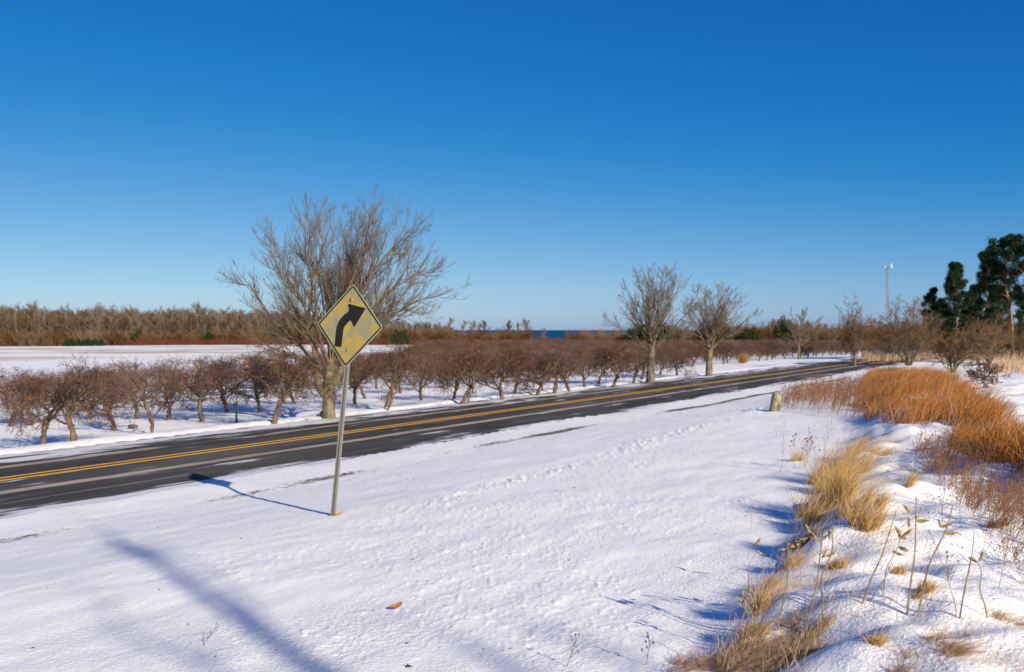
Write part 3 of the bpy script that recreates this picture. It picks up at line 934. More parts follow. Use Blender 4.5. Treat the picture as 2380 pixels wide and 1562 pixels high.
# ------------------------------------------------------------------ apple orchard
def apple_meshes(seed, H=2.05, W=1.35, young=False):
    rng = np.random.default_rng(seed)
    W = W * rng.uniform(0.85, 1.12)
    th = 0.62 * rng.uniform(0.8, 1.2)
    lx, ly = rng.normal(0, 0.2, 2)
    tr = trunk_geo([(0, 0, -0.12), (lx * 0.3, ly * 0.3, th * 0.4), (lx * 0.6, ly * 0.7, th * 0.8), (lx, ly, th * 1.15)], [0.074, 0.062, 0.058, 0.050], 9, rng, 0.3)
    G = Geo()
    nl = 7
    a = np.arange(nl) * 2.399 + rng.uniform(0, 6)
    el = rng.uniform(0.25, 0.95, nl)
    el[0] = 1.35; el[1] = 1.15
    D = np.stack([np.cos(a) * np.cos(el), np.sin(a) * np.cos(el), np.sin(el)], -1)
    S = np.tile([lx, ly, th], (nl, 1)) + rng.normal(0, 0.03, (nl, 3)) + np.linspace(-0.25, 0.25, nl)[rng.permutation(nl)][:, None] * np.array([0, 0, 1])
    L = np.full(nl, W * 1.0) * rng.uniform(0.8, 1.15, nl)
    P, Rr = grow(rng, S, D, L, np.full(nl, 0.034) * rng.uniform(0.7, 1.1, nl), 9, 0.20, (0, 0, 0.03), 0.45)
    G.tubes(P, Rr, 6, 0)
    S, D, L2, r = sprout(rng, P, Rr, L, 8, 0.95, 0.3, 0.66, 0.55, 0.2, 0.35, 0.012)
    P2, R2 = grow(rng, S, D, L2, r, 7, 0.24, (0, 0, 0.03), 0.4)
    G.tubes(P2, R2, 4, 0)
    S, D, L3, r = sprout(rng, P2, R2, L2, 7, 0.95, 0.35, 0.66, 0.5, 0.15, 0.3, 0.0055)
    P3, R3 = grow(rng, S, D, L3, r, 5, 0.26, (0, 0, -0.02), 0.5)
    G.tubes(P3, R3, 3, 1)
    S, D, L4, r = sprout(rng, P3, R3, L3, 4, 0.9, 0.35, 0.55, 0.7, 0.1, 0.3, 0.0045)
    P4, R4 = grow(rng, S, D, np.clip(L4, 0.05, 0.3), np.clip(r, 0, 0.007), 3, 0.25, (0, 0, 0.05), 0.6)
    G.tubes(P4, R4, 3, 1)
    # a few red water shoots and the last leaves
    m = 5
    ii = rng.integers(0, nl, m); jj = rng.integers(4, 9, m)
    Pw, Rw = grow(rng, P[ii, jj], np.tile([0.05, 0, 1], (m, 1)) + rng.normal(0, 0.3, (m, 3)), rng.uniform(0.5, 1.0, m), np.full(m, 0.011), 5, 0.05, (0, 0, 0.1), 0.4)
    G.tubes(Pw, Rw, 3, 2)
    m = 46
    ii = rng.integers(0, len(P2), m); jj = rng.integers(3, 7, m)
    Ps, Rs = grow(rng, P2[ii, jj], np.tile([0, 0, 1.0], (m, 1)) + rng.normal(0, 0.28, (m, 3)), rng.uniform(0.2, 0.55, m), np.full(m, 0.0062), 4, 0.10, (0, 0, 0.05), 0.5)
    shoots = (Ps, Rs)
    nlv = 14
    idx = rng.integers(0, len(P3), nlv)
    c = P3[idx, 3]
    q = rng.normal(0, 0.035, (nlv, 4, 3))
    V = (c[:, None] + q).reshape(-1, 3)
    G.raw(V, Q=np.arange(nlv * 4).reshape(-1, 4), mat=3)
    # pruned to a rounded, rather flat head with drooping sides
    for v in G.V:
        rr = np.hypot(v[:, 0], v[:, 1])
        top = H * (1 - 0.10 * np.clip(rr / W, 0, 2) ** 2)
        hi = v[:, 2] > top * 0.86
        v[hi, 2] = top[hi] * 0.86 + (v[hi, 2] - top[hi] * 0.86) * 0.45
        lo = v[:, 2] < 0.25
        v[lo, 2] = 0.25 + (v[lo, 2] - 0.25) * 0.3
    shoots[0][:, :, 2] = np.minimum(shoots[0][:, :, 2], H * 1.12 + 0.0 * shoots[0][:, :, 2])
    G.tubes(shoots[0], shoots[1], 3, 1)
    return tr.mesh('trunk', M['bark_apple']), G.mesh('crown', [M['bark_apple'], M['twig_apple'], M['shoot_red'], M['dry_leaf']])

APPLE = [apple_meshes(100 + i, 1.95 + 0.16 * (i % 3 - 1)) for i in range(9)]
def young_meshes(seed):
    rng = np.random.default_rng(seed)
    tr = trunk_geo([(0, 0, -0.1), (-0.03, 0, 0.3), (-0.12, 0, 0.55), (-0.20, 0.02, 0.75)], [0.045, 0.04, 0.035, 0.028], 7, rng, 0.2)
    G = Geo()
    S = np.array([[-0.12, 0, 0.55], [-0.05, 0, 0.35], [-0.18, 0, 0.7], [-0.16, 0, 0.62], [-0.19, 0, 0.74]])
    D = np.array([[-0.8, 0.3, 0.6], [0.9, 0.2, 0.25], [0.2, -0.5, 0.9], [0.7, 0.5, 0.6], [-0.4, 0, 1.0]])
    L = np.array([0.6, 0.6, 0.7, 0.5, 0.8])
    P, Rr = grow(rng, S, D, L, np.full(5, 0.022), 8, 0.16, (0, 0, 0.04), 0.4)
    G.tubes(P, Rr, 5, 0)
    S, D, L2, r = sprout(rng, P, Rr, L, 6, 0.8, 0.3, 0.55, 0.6, 0.2, 0.3, 0.006)
    P2, R2 = grow(rng, S, D, L2, r, 5, 0.2, (0, 0, 0.05), 0.5); G.tubes(P2, R2, 3, 1)
    S, D, L3, r = sprout(rng, P2, R2, L2, 4, 0.8, 0.3, 0.5, 0.7, 0.2, 0.3, 0.005)
    P3, R3 = grow(rng, S, D, L3, r, 3, 0.2, (0, 0, 0.05), 0.6); G.tubes(P3, R3, 3, 1)
    return tr.mesh('trunk', M['bark_apple']), G.mesh('crown', [M['bark_apple'], M['twig_apple']])
YOUNG = [young_meshes(7), young_meshes(8)]

def joined(ms, name, mat2=None):
    """trunk and crown of a small far copy in one mesh"""
    bm = bmesh.new()
    me = bpy.data.meshes.new(name)
    off = len(ms[0].materials)
    bm.from_mesh(ms[0]); nf = len(bm.faces)
    bm.from_mesh(ms[1])
    bm.faces.ensure_lookup_table()
    for f in bm.faces[nf:]:
        f.material_index += off
    bm.to_mesh(me); bm.free()
    for m_ in list(ms[0].materials) + list(ms[1].materials):
        me.materials.append(mat2[m_.name] if mat2 and m_.name in mat2 else m_)
    return me
APPLE_J = [joined(a, 'apple_tree') for a in APPLE]

ORCH = 'apple trees of the orchard across the road'
FRONT = [  # pixel of the trunk's foot, scale, what tells it from its neighbours
    (97, 1036, 0.92, 'old apple tree with a crooked dark trunk and low left limb, nearest the lower left'),
    (173, 1030, 0.96, 'big apple tree with a pale leaning trunk, second from the left along the road'),
    (268, 1003, 0.95, 'apple tree with a stout straight trunk, third from the left along the road'),
    (390, 977, 1.02, 'dark trunked apple tree just beyond the leaning sapling'),
    (469, 982, 0.98, 'apple tree with a slim pale trunk between the leaning sapling and the tiny one'),
    (635, 985, 1.05, 'apple tree with a pale trunk standing left of the big roadside tree'),
    (25, 993, 0.88, 'apple tree with a leaning trunk at the left edge of the picture'),
    (74, 990, 0.85, 'apple tree half hidden behind the nearest crooked one at lower left'),
    (206, 977, 0.88, 'apple tree in the second row behind the second trunk from the left'),
    (320, 975, 1.0, 'apple tree with a thick upright trunk behind the leaning sapling'),
    (528, 960, 1.0, 'apple tree with an upright trunk behind the tiny sapling'),
    (605, 960, 0.95, 'apple tree in the second row behind the pale trunk left of the big tree'),
    (685, 940, 1.0, 'apple tree just left of the big roadside tree, in the second row'),
    (824, 942, 0.98, 'apple tree right beside the sign post on its right'),
    (896, 950, 1.12, 'apple tree with a pale trunk and a broken prop leaning at it'),
    (978, 932, 1.0, 'apple tree with two upswept stems forming a narrow vee'),
    (1072, 939, 1.12, 'broad apple tree with a stout trunk in the gap right of the sign'),
    (849, 928, 0.95, 'apple tree in the second row just right of the sign post'),
    (1054, 929, 0.95, 'apple tree with a tilted trunk behind the broad one right of the sign'),
    (1166, 929, 1.05, 'low spreading apple tree, next to the right of the broad one'),
    (1195, 919, 0.95, 'apple tree with a slim dark trunk behind the low spreading one'),
    (1246, 919, 1.05, 'apple tree with a pale trunk leaning right, midway between sign and middle pair'),
    (1287, 914, 1.0, 'apple tree with a thick short trunk, midway towards the middle pair'),
    (1325, 910, 0.95, 'apple tree with a slim dark trunk under an arching limb'),
    (1358, 902, 0.95, 'apple tree with a straight trunk, fourth to the left of the taller middle tree'),
    (1423, 901, 1.05, 'apple tree forking low, second to the left of the taller middle tree'),
    (1390, 893, 0.95, 'apple tree set back behind the low forking one near the middle tree'),
    (1471, 891, 1.0, 'apple tree immediately left of the taller middle tree'),
    (1490, 884, 0.9, 'apple tree close behind the taller middle tree'),
    (1533, 872, 0.95, 'apple tree immediately right of the taller middle tree'),
    (1574, 874, 0.95, 'apple tree halfway between the two middle trees'),
]
rngo = np.random.default_rng(11)
placed = []
proto = {}
for i, (px, py, sc, lab) in enumerate(FRONT):
    b = unproject(px, py)
    v = i % len(APPLE)
    rz = rngo.uniform(0, 6.28)
    b[2] -= 0.02
    scl = (sc * 1.05, sc * 1.05, sc)
    if v not in proto:
        proto[v] = tree_thing('apple_tree', APPLE[v][0], APPLE[v][1], b, rz, label=lab, cat='apple tree', group=ORCH)
        proto[v].scale = scl
    else:
        dup(proto[v], b, rz, scl, label=lab, cat='apple tree', group=ORCH)
    placed.append(b[:2])
b = unproject(354, 1008)
tree_thing('apple_sapling', *YOUNG[0], b, 0.1, 1.25, label='leaning young apple sapling with one low side limb near the road', cat='sapling')
placed.append(b[:2])
b = unproject(549, 985)
tree_thing('apple_sapling', *YOUNG[1], b, 1.9, 0.85, label='tiny bare apple sapling near the road, left of the pale trunk', cat='sapling')
placed.append(b[:2])

def project(X, Y, Z):
    return 1189.5 + FV * X / Y, 767 + FV * (CAM_Z - Z) / Y

def fill_orchard():
    """the rows behind: the nearest as single trees, the remainder as one mass"""
    rng = np.random.default_rng(5)
    pts = []
    for row in range(0, 58):
        d = 29.5 + row * 4.6
        for s in np.arange(-30, 420, 3.0):
            pts.append((s + rng.uniform(-0.5, 0.5) + (row % 2) * 1.5, d + rng.uniform(-0.45, 0.45)))
    pts = np.array(pts)
    X = pts[:, 0] * U[0] + pts[:, 1] * NL[0]; Y = pts[:, 0] * U[1] + pts[:, 1] * NL[1]
    d = pts[:, 1]; s = pts[:, 0]
    keep = (Y > 15) & (np.abs(X / Y - 0.06) < 0.62)
    px = 1189.5 + FV * X / Y
    # near block, a snowy lane, then the far block to the right of a slanting edge
    edge = 50 + 7 * vnoise(s * 0.02, s * 0, 3)
    near = (d < np.where(s < 55, edge, 64))
    far = (d > 66) & (X > -12 - 0.085 * (Y - 110)) & (Y < 335)
    keep &= near | far
    lat, _, _ = road_lat(X, Y)
    keep &= (lat > 7.5) & (Y < 360)
    X, Y = X[keep], Y[keep]
    pl = np.array(placed)
    dist = np.min(np.hypot(X[:, None] - pl[None, :, 0], Y[:, None] - pl[None, :, 1]), 1)
    m = dist > 2.2
    X, Y = X[m], Y[m]
    px = 1189.5 + FV * X / Y
    Z = ground_z(X, Y, False)
    o = np.argsort(np.where((px > -20) & (px < 2000), Y, Y + 1e4))
    return X[o], Y[o], Z[o]

OX, OY, OZ = fill_orchard()
NIND = 255
for i in range(NIND):
    v = int(rngo.integers(0, len(APPLE)))
    o = obj('apple_tree', APPLE_J[v], None, (OX[i], OY[i], OZ[i] - 0.02))
    k = rngo.uniform(0.74, 1.0)
    o.rotation_euler = (0, 0, rngo.uniform(0, 6.28)); o.scale = (k * 1.08, k * 1.08, k)
    zx = 1189.5 + FV * OX[i] / OY[i]
    zone = ('left of the big roadside tree' if zx < 690 else 'behind the sign and the big tree' if zx < 900 else 'between the sign and the taller middle tree' if zx < 1500 else 'right of the taller middle tree')
    row = ('close behind the front trees' if OY[i] < 46 + 0.02 * max(zx, 0) else 'deep in the rows')
    tag(o, 'brown apple tree %s, %s' % (row, zone), 'apple tree', ORCH)

def scatter_mass(name, pts, rots, scales, sources, label, cat, seed=0):
    """many copies of visible trees, as one object"""
    me = bpy.data.meshes.new(name)
    me.from_pydata([tuple(p) for p in pts], [], [])
    a = me.attributes.new('rz', 'FLOAT', 'POINT'); a.data.foreach_set('value', np.asarray(rots, np.float32))
    a = me.attributes.new('sc', 'FLOAT', 'POINT'); a.data.foreach_set('value', np.asarray(scales, np.float32))
    o = obj(name, me)
    ng = bpy.data.node_groups.new(name, 'GeometryNodeTree')
    ng.interface.new_socket('Geometry', in_out='INPUT', socket_type='NodeSocketGeometry')
    ng.interface.new_socket('Geometry', in_out='OUTPUT', socket_type='NodeSocketGeometry')
    N = ng.nodes; Lk = ng.links
    gi = N.new('NodeGroupInput'); go = N.new('NodeGroupOutput')
    ip = N.new('GeometryNodeInstanceOnPoints')
    jn = N.new('GeometryNodeJoinGeometry')
    for s_ in sources:
        oi = N.new('GeometryNodeObjectInfo')
        oi.inputs[0].default_value = s_
        oi.inputs[1].default_value = True
        tf = N.new('GeometryNodeTransform')
        Lk.new(oi.outputs['Geometry'], jn.inputs[0])
    ip.inputs['Pick Instance'].default_value = True
    rv = N.new('FunctionNodeRandomValue'); rv.data_type = 'INT'
    for sk in rv.inputs:
        if sk.name == 'Max' and sk.type == 'INT': sk.default_value = len(sources) - 1
        if sk.name == 'Min' and sk.type == 'INT': sk.default_value = 0
        if sk.name == 'Seed': sk.default_value = seed
    ra = N.new('GeometryNodeInputNamedAttribute'); ra.data_type = 'FLOAT'; ra.inputs[0].default_value = 'rz'
    sa = N.new('GeometryNodeInputNamedAttribute'); sa.data_type = 'FLOAT'; sa.inputs[0].default_value = 'sc'
    cx = N.new('ShaderNodeCombineXYZ')
    Lk.new(ra.outputs[0], cx.inputs[2])
    Lk.new(gi.outputs[0], ip.inputs['Points'])
    Lk.new(jn.outputs[0], ip.inputs['Instance'])
    out = [s_ for s_ in rv.outputs if s_.type == 'INT'][0]
    Lk.new(out, ip.inputs['Instance Index'])
    Lk.new(cx.outputs[0], ip.inputs['Rotation'])
    Lk.new(sa.outputs[0], ip.inputs['Scale'])
    Lk.new(ip.outputs[0], go.inputs[0])
    md = o.modifiers.new('scatter', 'NODES')
    md.node_group = ng
    tag(o, label, cat, kind='stuff')
    return o

SRC = [o for o in COL.objects if o.name.startswith('apple_tree') and o.type == 'MESH']
seen = {}
for o in SRC:
    seen.setdefault(o.data.name, o)
SRC = list(seen.values())
n = len(OX) - NIND
scatter_mass('far_orchard', np.stack([OX, OY, OZ], -1)[NIND:], rngo.uniform(0, 6.28, n), rngo.uniform(0.85, 1.05, n), SRC, 'dense brown mass of the far orchard rows', 'orchard', 1)

# the young red-twigged orchard along the far side of the fields
RED = []
for i in range(3):
    me = joined(APPLE[i], 'red_tree', {'apple_twigs': M['twig_red'], 'red_shoots': M['twig_red'], 'dry_leaves': M['twig_red'], 'apple_bark': M['twig_red']})
    me.materials[0] = M['bark_apple']
    RED.append(me)
def red_orchard():
    rng = np.random.default_rng(9)
    X = []; Y = []
    for row in range(7):
        Yr = 345 + row * 7
        for x in np.arange(-135, 105, 2.6):
            if row < 3 and x > -60: 
                pass
            X.append(x + rng.uniform(-0.5, 0.5)); Y.append(Yr + rng.uniform(-1, 1) + 0.06 * (x + 135))
    X = np.array(X); Y = np.array(Y)
    Z = ground_z(X, Y, False)
    for i in range(3):
        x0, y0 = (-118 + i * 5.3, 343.5)
        o = obj('red_apple_tree', RED[i], None, (x0, y0, float(ground_z(np.array([x0]), np.array([y0]), False)[0])))
        tag(o, 'young red twigged fruit tree at the left end of the far red rows', 'fruit tree', 'red fruit trees along the far field')
        o.scale = (1.1, 1.1, 0.95)
        RSRC.append(o)
    scatter_mass('red_orchard', np.stack([X, Y, Z], -1), rng.uniform(0, 6.28, len(X)), rng.uniform(0.95, 1.15, len(X)), RSRC, 'band of red twigged fruit trees beyond the snowy field', 'orchard', 2)
RSRC = []
red_orchard()

# ------------------------------------------------------------------ woods on the left
def wood_tree(seed, H=14.0, tw=0.04, W=2.6, mats=('wood_trunk', 'wood_twig'), tf=0.16, kids=(26, 9, 4), el=0.9):
    rng = np.random.default_rng(seed)
    G = Geo()
    C = spline([(0, 0, -0.3), (rng.normal(0, 0.2), 0, H * 0.3), (rng.normal(0, 0.4), rng.normal(0, 0.3), H * 0.65), (rng.normal(0, 0.5), rng.normal(0, 0.5), H * 0.95)], 12)
    Rr = np.linspace(0.17 * H / 14, 0.03, 12)
    G.tubes(C[None], Rr[None], 6, 0)
    nl = kids[0]
    t = rng.uniform(tf, 0.98, nl) * 11
    i0 = t.astype(int); f = (t - i0)[:, None]
    S = C[i0] * (1 - f) + C[np.minimum(i0 + 1, 11)] * f
    a = rng.uniform(0, 6.28, nl); e = rng.normal(el, 0.2, nl)
    D = np.stack([np.cos(a) * np.cos(e), np.sin(a) * np.cos(e), np.sin(e)], -1)
    L = W * 1.5 * (1.15 - 0.65 * (t / 11)) * rng.uniform(0.7, 1.2, nl)
    P, R1 = grow(rng, S, D, L, np.full(nl, 0.07), 6, 0.10, (0, 0, 0.06), 0.4); G.tubes(P, R1, 3, 1)
    S, D, L2, r = sprout(rng, P, R1, L, kids[1], 0.6, 0.2, 0.5, 0.7, 0.2, 0.4, tw * 0.7)
    P, R2 = grow(rng, S, D, L2, r, 4, 0.12, (0, 0, 0.06), 0.5); G.tubes(P, R2, 3, 1)
    S, D, L3, r = sprout(rng, P, R2, L2, kids[2], 0.6, 0.2, 0.55, 0.7, 0.2, 0.3, tw * 0.55)
    P, R3 = grow(rng, S, D, L3, r, 3, 0.12, (0, 0, 0.05), 0.6); G.tubes(P, R3, 3, 1)
    return G.mesh('woodland_tree', [M[mats[0]], M[mats[1]]])

WOOD = [wood_tree(200 + i, 14.0, mats=('wood_trunk', 'wood_twig' if i % 3 else 'wood_grey')) for i in range(6)]
rngw = np.random.default_rng(77)
def height_at(px):
    return np.interp(px, [-400, 0, 350, 600, 800, 1000, 1060], [14.9, 14.6, 13.8, 13.2, 10.5, 8.0, 6.0])
WOODG = 'bare trees of the far wood on the left'
wood_pts = []
for row in range(4):
    for x in np.arange(-330, 1060, 15.5 + row * 1.5):
        px = x + rngw.uniform(-6, 6)
        Zd = 372 + row * 9 + rngw.uniform(-3, 3)
        wood_pts.append((px, Zd, row))
wood_pts = [w for w in wood_pts if -40 < w[0]][:298]
for (px, Zd, row) in wood_pts:
    b = at_depth(px, Zd)
    o = obj('woodland_tree', WOOD[int(rngw.integers(0, 6))], None, b)
    k = height_at(px) / 14.0 * rngw.uniform(0.84, 1.05) * (1 + 0.05 * math.sin(px * 0.031) + 0.05 * math.sin(px * 0.083 + 1))
    o.rotation_euler = (0, 0, rngw.uniform(0, 6.28)); o.scale = (k * 1.1, k * 1.1, k)
    tag(o, 'tall bare tree of the far brown wood, %s, %s' % (('front edge' if row == 0 else 'inner rows'), ('left third' if px < 330 else 'middle' if px < 640 else 'behind the big roadside tree')), 'tree', WOODG)
SRCW = []
for me in WOOD:
    SRCW.append(next(o for o in COL.objects if o.type == 'MESH' and o.data == me))
def deep_wood():
    pts = []; sc = []
    for row in range(7):
        for x in np.arange(-420, 1060, 15):
            px = x + rngw.uniform(-8, 8); Zd = 412 + row * 9 + rngw.uniform(-3, 3)
            pts.append(at_depth(px, Zd)); sc.append(height_at(px) / 14 * rngw.uniform(0.85, 1.08))
    scatter_mass('deep_wood', pts, rngw.uniform(0, 6.28, len(pts)), sc, SRCW, 'brown depth of the far wood behind its front trees', 'wood', 3)
deep_wood()

def brush_mesh(seed, H=2.2, W=1.6, n=26, tw=0.03, mat='brush'):
    rng = np.random.default_rng(seed)
    G = Geo()
    a = rng.uniform(0, 6.28, n); e = rng.uniform(0.7, 1.5, n)
    S = np.stack([rng.normal(0, W * 0.2, n), rng.normal(0, W * 0.2, n), np.full(n, -0.1)], -1)
    D = np.stack([np.cos(a) * np.cos(e), np.sin(a) * np.cos(e), np.sin(e)], -1)
    L = H * rng.uniform(0.6, 1.1, n)
    P, R1 = grow(rng, S, D, L, np.full(n, tw), 6, 0.12, (0, 0, 0.02), 0.4); G.tubes(P, R1, 3, 0)
    S, D, L2, r = sprout(rng, P, R1, L, 8, 0.6, 0.2, 0.45, 0.8, 0.25, 0.4, tw * 0.5)
    P, R2 = grow(rng, S, D, L2, r, 4, 0.15, (0, 0, 0.05), 0.5); G.tubes(P, R2, 3, 0)
    S, D, L3, r = sprout(rng, P, R2, L2, 4, 0.6, 0.25, 0.5, 0.8, 0.2, 0.4, tw * 0.4)
    P, R3 = grow(rng, S, D, L3, r, 3, 0.15, (0, 0, 0.03), 0.6); G.tubes(P, R3, 3, 0)
    return G.mesh('brush', [M[mat]])
FARB = [brush_mesh(300 + i, 3.0, 2.4, 24, 0.05, 'far_brush') for i in range(3)]
def far_bushes():
    rng = np.random.default_rng(3)
    src = []
    for i in range(3):
        o = obj('shrub', FARB[i], None, at_depth(20 + 38 * i, 366))
        tag(o, 'brown shrub at the foot of the far wood near the left edge', 'shrub', 'shrubs along the foot of the far wood')
        src.append(o)
    pts = []
    for row in range(3):
        for x in np.arange(-300, 1060, 13):
            pts.append(at_depth(x + rng.uniform(-5, 5), 367 + row * 4 + rng.uniform(-2, 2)))
    scatter_mass('woodland_brush', pts, rng.uniform(0, 6.28, len(pts)), rng.uniform(0.9, 1.9, len(pts)), src, 'brown brushwood along the foot of the far wood', 'brush', 4)
    pts = []
    for row in range(3):          # low scrub closing the horizon on the right of the orchard
        for x in np.arange(1440, 2420, 16):
            pts.append(at_depth(x + rng.uniform(-5, 5), 305 + row * 14 + rng.uniform(-4, 4)))
    for row in range(3):          # and in front of the lake
        for x in np.arange(880, 1240, 14):
            pts.append(at_depth(x + rng.uniform(-5, 5), 388 + row * 5 + rng.uniform(-2, 2)))
    for x in np.arange(1235, 1450, 11):
        if rng.uniform() < 0.75:
            pts.append(at_depth(x + rng.uniform(-5, 5), 388 + rng.uniform(-4, 6)) - np.array([0, 0, 0.9]))
    scatter_mass('far_scrub', pts, rng.uniform(0, 6.28, len(pts)), rng.uniform(0.9, 1.7, len(pts)) * (1 + 0.35 * (np.array(pts)[:, 0] > 60)), src, 'brown scrub beyond the orchard along the horizon', 'brush', 5)
far_bushes()

# ------------------------------------------------------------------ evergreens
def tuft_cloud(rng, C, Rad, per, size, flat=1.0):
    """needle tufts: C (B,3) centres, Rad (B,)"""
    B = len(C)
    d = unit(rng.normal(0, 1, (B, per, 3)))
    rr = Rad[:, None, None] * rng.uniform(0.35, 1.0, (B, per, 1))
    p = C[:, None] + d * rr * np.array([1, 1, flat])
    o = unit(d + rng.normal(0, 0.5, d.shape) + np.array([0, 0, 0.35]))
    side = unit(np.cross(o, rng.normal(0, 1, o.shape)))
    L = size * rng.uniform(0.6, 1.3, (B, per, 1)); w = L * 0.16
    V = np.stack([p - side * w, p + side * w, p + o * L], 2).reshape(-1, 3)
    T = np.arange(len(V)).reshape(-1, 3)
    return V, T

def pine_meshes(seed, H=11.0, W=2.6, bare=0.3, lobes=34, cone=False):
    rng = np.random.default_rng(seed)
    C = spline([(0, 0, -0.2), (rng.normal(0, 0.12), 0, H * 0.35), (rng.normal(0, 0.3), rng.normal(0, 0.2), H * 0.7), (rng.normal(0, 0.3), 0, H * 0.97)], 14)
    tr = Geo(); tr.tubes(C[None], np.linspace(0.17, 0.03, 14)[None], 8, 0)
    G = Geo()
    t = np.linspace(bare, 0.97, lobes) + rng.normal(0, 0.01, lobes)
    t = np.clip(t, 0, 0.99)
    f = t * 13; i0 = f.astype(int); fr = (f - i0)[:, None]
    S = C[i0] * (1 - fr) + C[np.minimum(i0 + 1, 13)] * fr
    a = np.arange(lobes) * 2.399 + rng.uniform(-0.5, 0.5, lobes)
    q = (t - bare) / (1 - bare)
    L = W * (np.sin(np.clip(0.22 + q * 0.85, 0, 1) * np.pi) ** 0.7 + 0.12) * rng.uniform(0.55, 1.1, lobes)
    if cone:
        L = W * (1.08 - q) ** 0.75 * rng.uniform(0.6, 1.12, lobes)
    e = 0.15 + 0.55 * q + rng.normal(0, 0.12, lobes)
    D = np.stack([np.cos(a) * np.cos(e), np.sin(a) * np.cos(e), np.sin(e)], -1)
    P, R1 = grow(rng, S, D, L, np.full(lobes, 0.05), 7, 0.08, (0, 0, 0.06), 0.35)
    G.tubes(P, R1, 4, 0)
    S, D, L2, r = sprout(rng, P, R1, L, 6, 0.8, 0.2, 0.42, 0.7, 0.35, 0.3, 0.012)
    P2, R2 = grow(rng, S, D, L2, r, 4, 0.12, (0, 0, 0.06), 0.5)
    G.tubes(P2, R2, 3, 0)
    ends = np.concatenate([P2[:, -1], P2[:, 2], P[:, -1], P[:, -2]])
    V, T = tuft_cloud(rng, ends, rng.uniform(0.20, 0.42, len(ends)), 34, 0.22, 0.8)
    G.raw(V, T=T, mat=1)
    return tr.mesh('trunk', M['pine_bark']), G.mesh('crown', [M['pine_bark'], M['needle']], False)

PINES = [pine_meshes(400, 11, 1.9, 0.42, 36), pine_meshes(401, 11, 2.6, 0.04, 70, True), pine_meshes(402, 11, 2.3, 0.12, 54, True)]
PINE_SPOTS = [  # px, Z, height m, variant, label
    (2352, 92, 11.6, 0, 'tallest pine with a long bare orange trunk at the right edge'),
    (2222, 92, 8.9, 1, 'dense dark conical pine left of the ragged one'),
    (2288, 97, 10.3, 2, 'ragged pine between the dense dark one and the tallest'),
    (2168, 99, 6.9, 2, 'low loose pine at the left end of the pine group'),
    (2412, 88, 11.2, 0, 'pine cut off by the right edge of the picture'),
    (2258, 104, 7.4, 1, 'short dark pine filling the gap behind the dense one'),
    (2328, 106, 7.4, 1, 'short pine filling the gap behind the tallest trunk'),
    (2192, 104, 6.0, 1, 'dark bushy pine low between the loose pine and the dense one'),
    (2300, 90, 4.6, 1, 'low bushy pine in front of the ragged one'),
    (2385, 100, 6.5, 1, 'low bushy pine at the right edge under the cut off one'),
]
pp = {}
for i, (px, Zd, H, v, lab) in enumerate(PINE_SPOTS):
    b = at_depth(px, Zd); k = H / 11
    if v not in pp:
        pp[v] = tree_thing('pine_tree', *PINES[v], b, 1.1 * i, k, label=lab, cat='pine', group='pines on the right')
    else:
        dup(pp[v], b, 1.7 * i + 0.4, k, label=lab, cat='pine', group='pines on the right')

def cedar_meshes(seed, H=5.5, W=4.0, n=120, size=0.55):
    rng = np.random.default_rng(seed)
    tr = Geo(); tr.tubes(np.array([[(0, 0, -0.3), (0, 0, H * 0.4), (0.1, 0, H * 0.8)]]), np.array([[0.2, 0.15, 0.05]]), 6)
    d = unit(rng.normal(0, 1, (n, 3))); d[:, 2] = np.abs(d[:, 2]) * 1.0 - 0.15
    lob = 1 + 0.25 * np.sin(d[:, 0] * 5 + seed) * np.cos(d[:, 1] * 4)
    c = d * rng.uniform(0.45, 0.9, (n, 1)) * lob[:, None] * np.array([W, W, H * 0.75]) + np.array([0, 0, H * 0.28])
    V, T = tuft_cloud(rng, c, rng.uniform(0.45, 0.9, n), 40, size, 0.8)
    G = Geo(); G.raw(V, T=T, mat=0)
    return tr.mesh('trunk', M['pine_bark']), G.mesh('crown', [M['needle_b']], False)
CED = [cedar_meshes(500, 5.6, 4.6), cedar_meshes(501, 5.4, 3.4), cedar_meshes(502, 6.0, 2.2, 90)]
for i, (px, Zd, v, k, lab) in enumerate([
    (1492, 300, 0, 1.0, 'broad dark evergreen directly behind the taller middle tree'),
    (1550, 303, 1, 1.0, 'rounded dark evergreen between the two middle trees'),
    (1668, 300, 0, 1.05, 'broad dark evergreen behind the smaller middle tree'),
    (1740, 298, 1, 0.9, 'small round evergreen just right of the smaller middle tree'),
    (1823, 300, 2, 1.15, 'narrow evergreen left of the last roadside tree'),
    (1528, 296, 2, 0.6, 'low dark evergreen in front of the rounded ones between middle trees'),
    (1716, 306, 2, 0.85, 'evergreen half hidden behind the smaller middle tree'),
    (930, 330, 1, 1.1, 'dark evergreen behind the right corner of the diamond sign'),
    (487, 366, 2, 0.85, 'lone dark evergreen at the edge of the far wood'),
    (472, 368, 2, 0.6, 'small evergreen left of the lone one in the far wood'),
    (320, 367, 2, 1.0, 'dark evergreen inside the middle of the far wood'),
]):
    b = at_depth(px, Zd)
    if 1440 < px < 1840:
        k *= 1.32
    if ('c', v) not in pp:
        pp[('c', v)] = tree_thing('evergreen_tree', *CED[v], b, i, k, label=lab, cat='evergreen')
    else:
        dup(pp[('c', v)], b, i * 1.3, k, label=lab, cat='evergreen')

